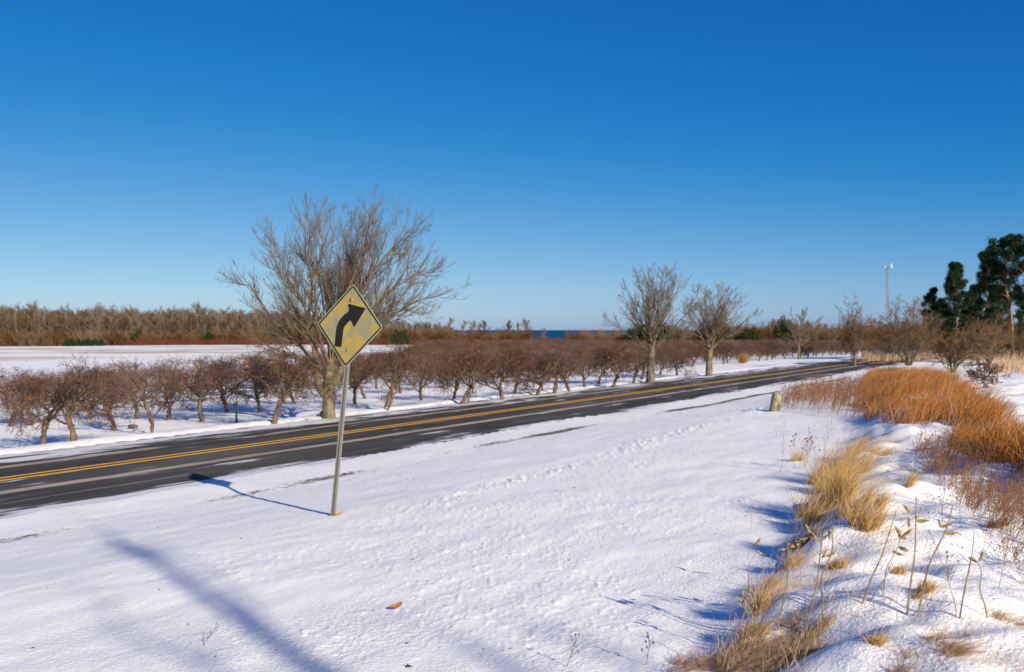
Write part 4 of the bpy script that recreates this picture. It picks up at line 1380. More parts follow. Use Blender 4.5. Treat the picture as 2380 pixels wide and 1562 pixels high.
def small_conifer():
    rng = np.random.default_rng(8)
    G = Geo()
    G.tubes(np.array([[(0, 0, -0.1), (0, 0, 0.8), (0, 0, 1.5)]]), np.array([[0.05, 0.04, 0.02]]), 5, 1)
    z = rng.uniform(0.1, 1.6, 60); a = rng.uniform(0, 6.28, 60); r = 0.75 * (1 - z / 1.8)
    c = np.stack([np.cos(a) * r, np.sin(a) * r, z], -1)
    V, T = tuft_cloud(rng, c, np.full(60, 0.16), 14, 0.3)
    G.raw(V, T=T, mat=0)
    return G.mesh('small_conifer', [M['needle'], M['pine_bark']], False)
SC = small_conifer()
for i, px in enumerate([151, 158, 166, 174, 183, 190, 196, 204, 213, 221, 229, 236]):
    o = obj('small_conifer', SC, None, at_depth(px, 352 + (i % 3) * 3))
    k = 1.15 + 0.6 * ((i * 7) % 5) / 5
    o.scale = (k, k, k); o.rotation_euler = (0, 0, i)
    tag(o, 'small planted conifer in the short dark row before the far wood', 'conifer', 'little conifers in a row at the field edge')

# ------------------------------------------------------------------ bare trees before the lake
POP = [wood_tree(600, 8.0, 0.06, 1.5, ('wood_trunk', 'poplar'), 0.12, (28, 8, 4), 1.1), wood_tree(601, 8.0, 0.06, 1.9, ('wood_trunk', 'wood_twig'), 0.12, (28, 8, 4), 0.95)]
for (px, top, v, lab) in [
    (1044, 742, 0, 'pale narrow bare tree, leftmost of the row before the lake'),
    (1076, 748, 0, 'slim bare tree, second of the row before the lake'),
    (1100, 750, 1, 'bare tree in the middle of the clump left of the lake gap'),
    (1113, 753, 0, 'thin bare tree inside the clump left of the lake gap'),
    (1127, 750, 1, 'dark bare tree at the left edge of the blue lake gap'),
    (1180, 750, 1, 'bushy bare tree, left of three standing in the lake gap'),
    (1203, 753, 0, 'slender bare tree, middle of three standing in the lake gap'),
    (1222, 747, 1, 'bare tree, right and tallest of three in the lake gap'),
    (1018, 754, 1, 'brown bare tree left of the pale narrow one'),
    (985, 756, 1, 'brown bare tree at the right end of the far wood'),
    (1263, 766, 1, 'low brown tree right of the three in the lake gap'),
    (1320, 770, 1, 'small dark bush in front of the lake'),
    (1795, 748, 1, 'bare tree left of the narrow evergreen at far right'),
    (1880, 752, 1, 'bare tree just right of the last roadside tree'),
    (1915, 757, 1, 'low bare tree where the road bends'),
]:
    b = at_depth(px, 398)
    H = CAM_Z + (767 - top) / FV * 398 - b[2]
    o = obj('bare_tree', POP[v], None, b)
    k = H / 8.0
    o.scale = (k * 1.15, k * 1.15, k); o.rotation_euler = (0, 0, px)
    tag(o, lab, 'tree')
WIL = brush_mesh(650, 5.0, 3.0, 34, 0.045, 'willow')
for (px, top, lab) in [(1362, 763, 'golden twigged willow bush before the lake, left one'), (1396, 764, 'golden twigged willow bush before the lake, right one'), (1432, 762, 'orange brown bush left of the broad dark evergreen')]:
    b = at_depth(px, 392)
    k = (CAM_Z + (767 - top) / FV * 392 - b[2]) / 5.2
    o = obj('willow_bush', WIL, None, b); o.scale = (k, k, k); o.rotation_euler = (0, 0, px)
    tag(o, lab, 'willow')

# ------------------------------------------------------------------ radio tower
def build_tower():
    b = at_depth(2062, 480)
    root = empty('radio_tower', b)
    tag(root, 'slender lattice radio tower with white antennas on the right horizon', 'tower')
    H = CAM_Z + (767 - 622) / FV * 480 - b[2]
    G = Geo()
    def off(a, z):
        w = 1.6 - 1.0 * min(z / (H * 0.55), 1)
        return np.array([math.cos(a) * w, math.sin(a) * w, z])
    zs = np.linspace(-0.5, H, 25)
    for q in range(3):
        a = q * 2.0944 + 0.4
        P = np.array([[off(a, z) for z in zs]]); G.tubes(P, np.full((1, 25), 0.075), 4)
        for i in range(24):
            a2 = a + 2.0944
            seg = np.array([[off(a, zs[i]), (off(a, zs[i]) + off(a2, zs[i + 1])) / 2, off(a2, zs[i + 1])], [off(a2, zs[i]), (off(a, zs[i + 1]) + off(a2, zs[i])) / 2, off(a, zs[i + 1])]])
            G.tubes(seg, np.full((2, 3), 0.05), 3)
    obj('mast', G.mesh('mast', M['tower'], False), root)
    G = Geo()
    a = np.arange(0, 13) / 12 * 2 * np.pi
    G.tubes(np.stack([np.cos(a) * 1.1, np.sin(a) * 1.1, np.full(13, H - 0.6)], -1)[None], np.full((1, 13), 0.12), 4)
    for q in range(3):
        G.tubes(np.array([[(0, 0, H + 0.1), (math.cos(q * 2.09) * 0.7, math.sin(q * 2.09) * 0.7, H - 0.1), (math.cos(q * 2.09) * 1.5, math.sin(q * 2.09) * 1.5, H)]]), np.full((1, 3), 0.12), 4)
    obj('platform', G.mesh('platform', M['tower'], False), root)
    for k, (x, y) in enumerate([(1.7, -0.6), (1.9, 0.3), (-1.4, -0.8), (-0.6, 1.5)]):
        bm = bmesh.new()
        bmesh.ops.create_cube(bm, size=1, matrix=Matrix.Diagonal((0.34 if k < 2 else 0.22, 0.22, 2.0 if k < 2 else 1.2, 1)))
        bmesh.ops.bevel(bm, geom=bm.edges[:], offset=0.06, segments=2, affect='EDGES')
        bm_obj('antenna', bm, M['antenna'], root, False, (x, y, H + (0.8 if k < 2 else 0.2)))
build_tower()

# ------------------------------------------------------------------ bare shrubs at the right
def multi_stem(seed, H, W, n, r, mat=('limb_brown', 'brush'), k2=14, lean=0.0, tw=0.012):
    rng = np.random.default_rng(seed)
    limbs = []; rad = []
    for i in range(n):
        a = i * 2.399 + rng.uniform(-0.4, 0.4)
        q = math.sqrt((i + 0.5) / n)
        dx, dy = math.cos(a) * W * q, math.sin(a) * W * q
        z = H * (1 - 0.35 * q * q) * rng.uniform(0.75, 1.0)
        limbs.append([(dx * 0.06, dy * 0.06, -0.1), (dx * 0.3, dy * 0.3, z * 0.33), (dx * 0.7 + lean * 0.5, dy * 0.7, z * 0.68), (dx + lean, dy, z)])
        rad.append(r * rng.uniform(0.5, 1.0))
    return limb_crown(rng, limbs, rad, 0.03, k2, 8, 5, 0.75, tw, 0.55, 0.12).mesh('stems', [M[mat[0]], M[mat[1]]])

for i, (px, py, top, hw, n, r, lab) in enumerate([
    (1985, 850, 716, 38, 8, 0.06, 'bare bush with two slim pale stems where the road bends away'),
    (2112, 850, 715, 85, 12, 0.09, 'wide bare thorny bush with a dark trunk in front of the radio tower'),
    (2058, 838, 745, 50, 10, 0.05, 'bare brown bush between the pale stemmed one and the thorny one'),
    (2215, 868, 765, 75, 10, 0.06, 'bare bush with a leaning trunk in front of the pines'),
    (2300, 845, 745, 60, 10, 0.05, 'grey bare bush at the foot of the tall pine'),
    (2165, 835, 765, 60, 10, 0.05, 'low tangled bare bush left of the leaning one'),
    (2290, 900, 850, 42, 8, 0.012, 'low grey brown bush at the right end of the orange grass'),
    (2375, 840, 770, 50, 10, 0.04, 'bare bush below the pines at the right edge'),
]):
    b = unproject(px, py)
    k = b[1] / FV
    me = multi_stem(700 + i, (py - top) * k * 1.08, hw * k, n, r, lean=(1.2 if i == 3 else 0.0), tw=0.014, **({'k2': 7} if i == 6 else {}))
    o = obj('bare_bush', me, None, b)
    tag(o, lab, 'bush')
b = unproject(1727, 845)
o = obj('straw_tuft', brush_mesh(760, 1.1, 0.9, 60, 0.02, 'willow'), None, b); o.scale = (0.8, 0.8, 0.75)
tag(o, 'single tan tuft of dry brush on the far verge under the orchard edge', 'grass tuft')
for j, (px, py, k) in enumerate([(905, 937, 0.42), (1600, 878, 0.4)]):
    o = obj('red_brush', brush_mesh(770 + j, 1.1, 0.9, 24, 0.01, 'brush'), None, unproject(px, py)); o.scale = (k * 1.3, k * 1.3, k)
    tag(o, ['small reddish brush tuft on the snow right of the sign post', 'small brown brush tuft between the two middle trees'][j], 'brush tuft')

# slanting props and a fallen limb by the front trees
def stick(name, a, bpt, r, mat, lab, cat):
    a = np.array(a); bpt = np.array(bpt)
    P = np.linspace(a, bpt, 7); rng = np.random.default_rng(int(abs(a[0] * 100)))
    P[1:-1] += rng.normal(0, 0.025, (5, 3))
    G = Geo(); G.tubes(P[None], (r * np.linspace(1, 0.7, 7))[None], 8)
    tag(obj(name, G.mesh(name, mat)), lab, cat)
b = unproject(899, 955); stick('limb_prop', b + [0, 0, -0.05], b + [0.45, 0.3, 0.95], 0.04, M['bark_apple'], 'pale broken limb propped up beside the apple tree right of the sign', 'limb')
b = unproject(738, 972); stick('limb_prop', b + [0, 0, -0.03], b + [0.55, 0.2, 0.55], 0.045, M['bark_apple'], 'fallen limb leaning on the trunk of the big roadside tree', 'limb')
b = unproject(1084, 937); stick('limb_prop', b + [0, 0, -0.05], b + [0.2, 0.1, 0.75], 0.035, M['bark_apple'], 'pale short stake right of the broad apple tree', 'stake')
b = unproject(310, 998)
bm = bmesh.new(); bmesh.ops.create_icosphere(bm, subdivisions=3, radius=0.11)
for v in bm.verts:
    v.co = Vector((v.co.x * 1.35, v.co.y, v.co.z * 0.7)) * (1 + 0.18 * math.sin(9 * v.co.x + 3) * math.cos(11 * v.co.y) + 0.1 * math.sin(23 * v.co.z))
tag(bm_obj('stump', bm, M['bark_apple'], None, True, Vector(b) + Vector((0, 0, 0.05))), 'small brown stump in the snow beside the leaning sapling', 'stump')

# ------------------------------------------------------------------ grasses
def blades_at(G, rng, X, Y, h, lean, lsd=0.25, w=0.0035, droop=0.35, mat=0, n=4):
    B = len(X)
    Z = ground_z(X, Y) - 0.02
    a = rng.uniform(0, 6.28, B)
    ln = np.asarray(lean)[None] + np.stack([np.cos(a), np.sin(a)], -1) * np.abs(rng.normal(0, lsd, (B, 1)))
    H = h * rng.uniform(0.55, 1.15, B)
    t = np.linspace(0, 1, n)
    P = np.zeros((B, n, 3))
    bend = rng.uniform(0.2, 1.0, (B, 1)) * droop
    P[:, :, 0] = X[:, None] + H[:, None] * (ln[:, :1] * t + ln[:, :1] * bend * t ** 2.5 * 1.6)
    P[:, :, 1] = Y[:, None] + H[:, None] * (ln[:, 1:] * t + ln[:, 1:] * bend * t ** 2.5 * 1.6)
    P[:, :, 2] = Z[:, None] + H[:, None] * (t - bend * 0.45 * t ** 3)
    sa = rng.uniform(0, 3.14, B)
    side = np.stack([np.cos(sa), np.sin(sa), np.zeros(B)], -1)
    W = w * rng.uniform(0.6, 1.4, (B, 1)) * np.array([1, 0.9, 0.65, 0.1] if n == 4 else np.linspace(1, 0.1, n))[None]
    G.blades(P, W, side, mat)

def inside(px, py, poly):
    c = np.zeros(len(px), bool)
    n = len(poly)
    for i in range(n):
        x1, y1 = poly[i]; x2, y2 = poly[(i + 1) % n]
        k = ((y1 > py) != (y2 > py)) & (px < (x2 - x1) * (py - y1) / (y2 - y1 + 1e-9) + x1)
        c ^= k
    return c

def scatter_poly(rng, poly, n, xr, yr):
    X = rng.uniform(*xr, n); Y = rng.uniform(*yr, n)
    Z = ground_z(X, Y, False)
    px, py = project(X, Y, Z)
    m = inside(px, py, poly)
    return X[m], Y[m]

def rust_grass():
    rng = np.random.default_rng(12)
    poly = [(1975, 980), (2060, 990), (2150, 1022), (2240, 1055), (2379, 1105), (2520, 1165), (2520, 1075), (2379, 1028), (2310, 965), (2240, 905), (2180, 880), (2030, 862), (1998, 885)]
    X, Y = scatter_poly(rng, poly, 520000, (5, 30), (9, 62))
    dens = fbm(X * 0.45, Y * 0.45, 7, 3)
    px, py = project(X, Y, ground_z(X, Y, False))
    rim = 0.5 * ss(2040, 1970, px) + 0.35 * ss(-30, 20, py - np.interp(px, [1975, 2060, 2150, 2240, 2379, 2520], [980, 990, 1022, 1055, 1105, 1165]))
    m = rng.uniform(-0.45, 0.5, len(X)) < dens - rim
    X, Y = X[m], Y[m]
    if len(X) > 60000:
        i = rng.permutation(len(X))[:60000]; X, Y = X[i], Y[i]
    G = Geo()
    X2, Y2 = scatter_poly(rng, [(2200, 1045), (2379, 1110), (2560, 1185), (2560, 1075), (2379, 1020), (2250, 960)], 200000, (4, 14), (8, 22))
    m = rng.uniform(-0.6, 0.5, len(X2)) < fbm(X2 * 0.8, Y2 * 0.8, 8, 3)
    X2, Y2 = X2[m][:11000], Y2[m][:11000]
    X = np.concatenate([X, X2]); Y = np.concatenate([Y, Y2])
    blades_at(G, rng, X, Y, 0.50 * (1 + 0.55 * fbm(X * 0.8, Y * 0.8, 70, 2)), (0.30, 0.05), 0.38, 0.0042, 0.5)
    i = rng.permutation(len(X))[:3000]
    blades_at(G, rng, X[i], Y[i], 0.62 * (1 + 0.4 * fbm(X[i] * 0.8, Y[i] * 0.8, 70, 2)), (0.34, 0.05), 0.5, 0.0035, 0.7, 1)
    tag(obj('rusty_grass', G.mesh('rusty_grass', [M['orange_grass'], M['straw_red']], False)), 'dense rust orange grass covering the rise on the right', 'grass', kind='stuff')
    return len(X)
print('rust blades', rust_grass())

def far_tan_grass():
    rng = np.random.default_rng(13)
    G = Geo()
    X, Y = scatter_poly(rng, [(2000, 840), (2420, 842), (2420, 822), (2000, 826)], 150000, (20, 80), (40, 110))
    i = rng.permutation(len(X))[:9000]
    blades_at(G, rng, X[i], Y[i], np.full(len(i), 0.8), (0.15, 0), 0.25, 0.012, 0.3)
    X, Y = scatter_poly(rng, [(2300, 868), (2420, 872), (2420, 850), (2310, 850)], 60000, (20, 60), (30, 80))
    i = rng.permutation(len(X))[:3500]
    blades_at(G, rng, X[i], Y[i], np.full(len(i), 0.6), (0.15, 0), 0.25, 0.009, 0.3)
    tag(obj('tan_grass', G.mesh('tan_grass', [M['straw_red']], False)), 'tan grass fringe between the lower snowy field and the pines', 'grass', kind='stuff')
far_tan_grass()

def weed_batch(G, rng, base, H, n_br=7, lean=(0.1, 0), r=0.0022, heads=0.010, mat=0, hm=1):
    """thin branching weeds with small seed heads; base (B,3)"""
    B = len(base)
    D = np.tile([lean[0], lean[1], 1.0], (B, 1)) + rng.normal(0, 0.15, (B, 3))
    P, Rr = grow(rng, base - [0, 0, 0.02], D, H, np.full(B, r), 7, 0.07, (0, 0, 0.02), 0.5)
    G.tubes(P, Rr, 3, mat)
    S, D, L, rr = sprout(rng, P, Rr, H, n_br, 0.6, 0.2, 0.45, 0.7, 0.35, 0.5, r * 0.5)
    P2, R2 = grow(rng, S, D, L, rr, 4, 0.1, (0, 0, 0.08), 0.6)
    G.tubes(P2, R2, 3, mat)
    c = np.concatenate([P2[:, -1], P[:, -1]])
    m = len(c)
    o = np.array([[1, 0, 0], [-1, 0, 0], [0, 1, 0], [0, -1, 0], [0, 0, 1.2], [0, 0, -1.2]])
    V = (c[:, None] + o[None] * heads * rng.uniform(0.5, 1.3, (m, 1, 1))).reshape(-1, 3)
    f = np.array([[0, 2, 4], [2, 1, 4], [1, 3, 4], [3, 0, 4], [2, 0, 5], [1, 2, 5], [3, 1, 5], [0, 3, 5]])
    T = (np.arange(m)[:, None, None] * 6 + f[None]).reshape(-1, 3)
    G.raw(V, T=T, mat=hm)

def gxyz(X, Y):
    return np.stack([X, Y, ground_z(X, Y)], -1)

def weeds():
    rng = np.random.default_rng(15)
    G = Geo()
    X, Y = scatter_poly(rng, [(2120, 1040), (2240, 1060), (2379, 1110), (2500, 1180), (2500, 1420), (2379, 1380), (2290, 1290), (2230, 1190), (2130, 1090)], 40000, (3.0, 14), (5, 16))
    i = rng.permutation(len(X))[:850]
    weed_batch(G, rng, gxyz(X[i], Y[i]), rng.uniform(0.12, 0.34, len(i)), 9, (0.3, 0), 0.0021, 0.0055)
    tag(obj('low_weeds', G.mesh('low_weeds', [M['weed'], M['weed']], False)), 'reddish brown dry weeds scattered over the snow bank at right', 'weeds', kind='stuff')
    G = Geo()
    X, Y = scatter_poly(rng, [(1800, 958), (1900, 968), (1992, 980), (2020, 965), (2060, 905), (1960, 905), (1880, 915), (1820, 930)], 60000, (6, 20), (16, 45))
    i = rng.permutation(len(X))[:620]
    weed_batch(G, rng, gxyz(X[i], Y[i]), rng.uniform(0.25, 0.65, len(i)), 11, (0.3, 0), 0.0042, 0.011)
    tag(obj('bramble_strip', G.mesh('bramble_strip', [M['bramble'], M['bramble']], False)), 'tangled red brown brambles in a strip right of the leaning post', 'brambles', kind='stuff')
    # single plants standing apart
    for j, (px, py, top, lab) in enumerate([
        (1812, 1100, 990, 'lone thin weed with seed heads on the open snow below the post'),
        (1858, 1095, 1010, 'bushy brown seed head weed left of the golden grass'),
        (1908, 1108, 985, 'tall straight dry weed touching the left side of the golden grass'),
        (1905, 905, 868, 'orange brown tall weed leaning before the road above the brambles'),
        (1862, 930, 878, 'rusty weed standing above the left end of the brambles'),
        (468, 1508, 1455, 'small brown twig weed leaning in the lower left snow'),
        (1316, 1560, 1492, 'short brown weed at the bottom edge below the blue shadow'),
        (1500, 1556, 1490, 'bent tan weed at the bottom edge left of the matted grass'),
        (2225, 1440, 1250, 'dry twig weed beside the podless stalk at right'),
        (2320, 1380, 1210, 'spindly branching weed at the right edge of the bank'),
        (2250, 1200, 1110, 'dark branched weed on the crest of the bank'),
        (2190, 1230, 1150, 'fine weed with round heads on the crest left of the dark one'),
    ]):
        b = unproject(px, py); k = b[1] / FV
        G = Geo()
        rr = np.random.default_rng(800 + j)
        weed_batch(G, rr, b[None], np.array([(py - top) * k * 1.1]), 9, (0.12 if j != 5 else 0.6, 0), 0.0026, 0.0075 if j != 5 else 0.004)
        if j in (1, 3, 4):
            weed_batch(G, rr, b[None] + rr.normal(0, 0.05, (4, 3)) * [1, 1, 0], np.full(4, (py - top) * k * 0.85), 8, (0.1, 0), 0.003, 0.013)
        tag(obj('dry_weed', G.mesh('dry_weed', [M['weed'] if j in (3, 4, 9, 10) else M['brush'], M['debris']], False)), lab, 'weed')
weeds()

def clumps():
    spec = [  # foot pixel, spread px, height px, blades, lean, material, label
        (1925, 1190, 72, 150, 1050, (0.32, 0.0), 'straw', 'tall golden grass clump leaning right on the edge of the bank'),
        (1950, 1120, 70, 130, 900, (0.38, 0.0), 'straw', 'golden grass clump directly above the tallest one on the bank edge'),
        (1885, 1225, 40, 85, 340, (0.28, 0.0), 'straw', 'shorter golden grass at the left foot of the tall clump'),
        (2010, 1235, 54, 92, 750, (0.30, 0.0), 'straw', 'rounded golden grass clump casting a dark hollow in the snow'),
        (1985, 1060, 42, 55, 500, (0.45, 0.0), 'straw', 'thin golden grass at the top of the bank edge'),
        (2120, 1130, 36, 34, 320, (0.5, 0.0), 'straw', 'small flattened straw tuft on the crest of the bank'),
        (1865, 1075, 24, 42, 200, (0.2, 0.0), 'straw', 'small straw tuft beside the bushy weed'),
        (1760, 1430, 40, 80, 600, (0.25, 0.1), 'straw_pale', 'pale tangled grass at the left foot of the bank'),
        (2100, 1345, 28, 36, 320, (0.25, 0.0), 'straw', 'little brownish tuft behind the tall pod stalks'),
        (2130, 1390, 46, 42, 480, (0.5, 0.0), 'straw', 'slanting straw tuft under the tall pod stalks'),
        (1700, 1540, 75, 86, 2600, (0.35, 0.0), 'straw_red', 'matted pinkish grass at the bottom edge of the bank'),
        (1800, 1535, 70, 80, 2200, (0.5, 0.0), 'straw_red', 'matted tan grass at the bottom edge right of the pinkish mat'),
        (1830, 1450, 46, 58, 700, (0.5, 0.1), 'straw_red', 'tan grass tangle around the feet of the left pod stalks'),
        (2165, 1520, 50, 60, 700, (0.35, 0.0), 'straw_red', 'tan grass tuft on the white mound at bottom right'),
        (2110, 1560, 40, 55, 500, (0.2, 0.0), 'straw_red', 'tan grass hanging over the front of the bottom right mound'),
        (2030, 1515, 24, 50, 200, (0.4, 0.0), 'straw', 'small golden sprig in the blue hollow at bottom right'),
        (1850, 1280, 44, 44, 500, (0.35, 0.0), 'straw_pale', 'bleached grass tuft topping the bank below the golden clumps'),
        (2290, 1430, 46, 46, 260, (0.4, 0.0), 'straw_red', 'sparse reddish grass near the rightmost pod stalk'),
        (2250, 1095, 44, 32, 350, (0.5, 0.0), 'straw_red', 'low reddish tuft under the orange grass'),
        (2330, 1235, 40, 40, 300, (0.4, 0.0), 'weed', 'dark red tuft of weeds at the right edge'),
        (1900, 1150, 50, 90, 380, (0.35, 0.0), 'straw', 'golden grass filling the gap left of the tallest clump'),
        (1965, 1200, 54, 80, 380, (0.4, 0.0), 'straw', 'golden grass between the tallest clump and the rounded one'),
        (2045, 1190, 34, 55, 320, (0.45, 0.0), 'straw', 'short golden grass right of the rounded clump'),
        (1870, 1270, 36, 62, 420, (0.4, 0.0), 'straw_pale', 'bleached grass on the bank just under the shorter golden grass'),
        (1825, 1330, 36, 60, 420, (0.4, 0.0), 'straw_pale', 'bleached grass halfway down the edge of the bank'),
        (1790, 1385, 34, 62, 420, (0.35, 0.0), 'straw_pale', 'bleached grass above the pale tangle on the bank edge'),
        (1740, 1490, 40, 70, 520, (0.35, 0.0), 'straw_pale', 'bleached grass just above the pinkish mat'),
        (1880, 1500, 50, 60, 520, (0.45, 0.0), 'straw_pale', 'bleached grass behind the tan mat at the bottom'),
        (1940, 1330, 40, 44, 380, (0.5, 0.0), 'straw', 'golden wisps in the blue hollow left of the pod stalks'),
        (2060, 1060, 40, 30, 260, (0.5, 0.0), 'straw', 'thin straw on the crest where the orange grass begins'),
        (779, 1204, 9, 24, 90, (0.8, 0.0), 'straw', 'wisp of dry grass at the foot of the sign post'),
        (766, 968, 12, 34, 90, (0.1, 0.0), 'straw', 'dry grass at the foot of the big roadside tree'),
    ]
    for j, (px, py, sp, hp, n, lean, mat, lab) in enumerate(spec):
        rng = np.random.default_rng(900 + j)
        b = unproject(px, py); k = b[1] / FV
        sx = sp * k * 0.5
        X = b[0] + rng.normal(0, sx * 0.75, n); Y = b[1] + rng.normal(0, max(sx * 0.9, 0.05), n)
        # several tussocks rather than one even patch
        nt = max(2, n // 160)
        tc = np.stack([b[0] + rng.normal(0, sx, nt), b[1] + rng.normal(0, sx * 1.2, nt)], -1)
        w = rng.integers(0, nt, n); q = rng.uniform(0.45, 1.0, n)
        X = X * (1 - q) + tc[w, 0] * q; Y = Y * (1 - q) + tc[w, 1] * q
        G = Geo()
        flat = mat == 'straw_red'
        if flat:
            X = b[0] + (X - b[0]) * 1.7; Y = b[1] + (Y - b[1]) * 1.5
            lean = (lean[0] + 0.45, -0.25)
        blades_at(G, rng, X, Y, np.full(n, hp * k * (1.0 if not flat else 0.75)) * rng.uniform(0.5, 1.1, n), lean, 0.42 if not flat else 0.75, 0.0026, 0.5 if not flat else 0.9, 0, 5)
        tag(obj('grass_clump', G.mesh('grass_clump', [M[mat]], False)), lab, 'grass clump', 'dry grass clumps')
    # straw lying on the slope of the bank
    rng = np.random.default_rng(940)
    G = Geo()
    X, Y = scatter_poly(rng, [(1600, 1640), (1690, 1440), (1790, 1290), (1850, 1200), (1960, 1080), (2060, 1010), (2160, 1090), (2130, 1260), (2080, 1400), (1980, 1500), (1900, 1640)], 90000, (0.5, 9), (3.4, 20))
    m = rng.uniform(-0.15, 0.6, len(X)) < fbm(X * 1.6, Y * 1.6, 71, 3)
    X, Y = X[m], Y[m]; i = rng.permutation(len(X))[:4200]; X, Y = X[i], Y[i]
    blades_at(G, rng, X, Y, np.full(len(X), 0.13), (0.9, -0.3), 0.8, 0.0017, 1.0, 0, 4)
    tag(obj('straw_litter', G.mesh('straw_litter', [M['straw_red']], False)), 'loose straw lying over the slope of the snow bank', 'straw', kind='stuff')
    G = Geo()
    X, Y = scatter_poly(rng, [(1610, 1640), (1700, 1450), (1790, 1310), (1845, 1215), (1900, 1110), (1960, 1040), (2010, 1060), (1990, 1150), (1960, 1290), (1900, 1420), (1860, 1640)], 120000, (0.5, 8), (3.4, 18))
    m = rng.uniform(-0.1, 0.55, len(X)) < fbm(X * 2.4, Y * 2.4, 73, 3)
    X, Y = X[m], Y[m]; i = rng.permutation(len(X))[:5200]; X, Y = X[i], Y[i]
    blades_at(G, rng, X, Y, 0.12 + 0.14 * rng.uniform(0, 1, len(X)) ** 2, (0.30, 0.0), 0.55, 0.0017, 0.8, 0, 5)
    X, Y = scatter_poly(rng, [(2060, 1420), (2200, 1480), (2420, 1500), (2420, 1640), (2040, 1640)], 60000, (1, 4), (3, 7))
    m = rng.uniform(0.0, 0.6, len(X)) < fbm(X * 2.6, Y * 2.6, 74, 3)
    X, Y = X[m][:900], Y[m][:900]
    blades_at(G, rng, X, Y, np.full(len(X), 0.10), (0.4, 0.0), 0.6, 0.0015, 0.9, 0, 5)
    tag(obj('bank_grass', G.mesh('bank_grass', [M['straw_pale']], False)), 'ragged short straw growing along the whole edge of the bank', 'grass', kind='stuff')
    # thin single stems over the snow
    rng = np.random.default_rng(950)
    G = Geo()
    X, Y = scatter_poly(rng, [(1640, 1600), (1720, 1400), (1860, 1230), (2000, 1200), (2250, 1350), (2420, 1480), (2420, 1640), (1640, 1640)], 30000, (0.8, 6), (3.6, 12))
    i = rng.permutation(len(X))[:260]
    blades_at(G, rng, X[i], Y[i], np.full(len(i), 0.38), (0.25, 0), 0.35, 0.0013, 0.5, 0, 5)
    X, Y = scatter_poly(rng, [(1540, 1600), (1700, 1200), (1780, 1200), (1700, 1600)], 30000, (0.5, 5), (4, 12))
    i = rng.permutation(len(X))[:22]
    blades_at(G, rng, X[i], Y[i], np.full(len(i), 0.45), (0.10, 0), 0.2, 0.0011, 0.2, 0, 5)
    tag(obj('thin_stems', G.mesh('thin_stems', [M['straw_pale']], False)), 'thin pale grass stems scattered over the snow bank', 'grass stems', kind='stuff')
clumps()

# ------------------------------------------------------------------ milkweed stalks
def zpt(zx, zy):
    return ((2800 + zx / 1.8364) * 0.5808, (2000 + zy / 1.8364) * 0.5808)

def pod_geo(rng, L=0.085, open_=True):
    """a split seed pod: a pointed, hollow boat"""
    n, k = 9, 8
    t = np.linspace(0, 1, n)
    w = np.sin(np.clip(t * 0.92 + 0.06, 0, 1) * np.pi) ** 0.8 * L * 0.16 * (1 - 0.35 * t) + 0.0008
    a = np.linspace(-2.3, 2.3, k) if open_ else np.linspace(-3.1, 3.1, k)
    V = np.zeros((n, k, 3))
    V[:, :, 0] = (t * L)[:, None]
    V[:, :, 1] = w[:, None] * np.sin(a)[None]
    V[:, :, 2] = -w[:, None] * np.cos(a)[None] + (0.25 * L * (t - 0.5) ** 2)[:, None]
    i = np.arange(n - 1)[:, None]; j = np.arange(k - 1)[None]
    Q = np.stack([i * k + j, (i + 1) * k + j, (i + 1) * k + j + 1, i * k + j + 1], -1).reshape(-1, 4)
    V2 = V.copy(); V2[:, :, 1:] *= 0.86
    g = Geo(); g.raw(V.reshape(-1, 3), Q=Q, mat=0); g.raw(V2.reshape(-1, 3), Q=Q[:, ::-1], mat=1)
    return g.mesh('pod', [M['pod_dark'], M['pod']])
PODS = [pod_geo(None, 0.085), pod_geo(None, 0.075, False), pod_geo(None, 0.10)]

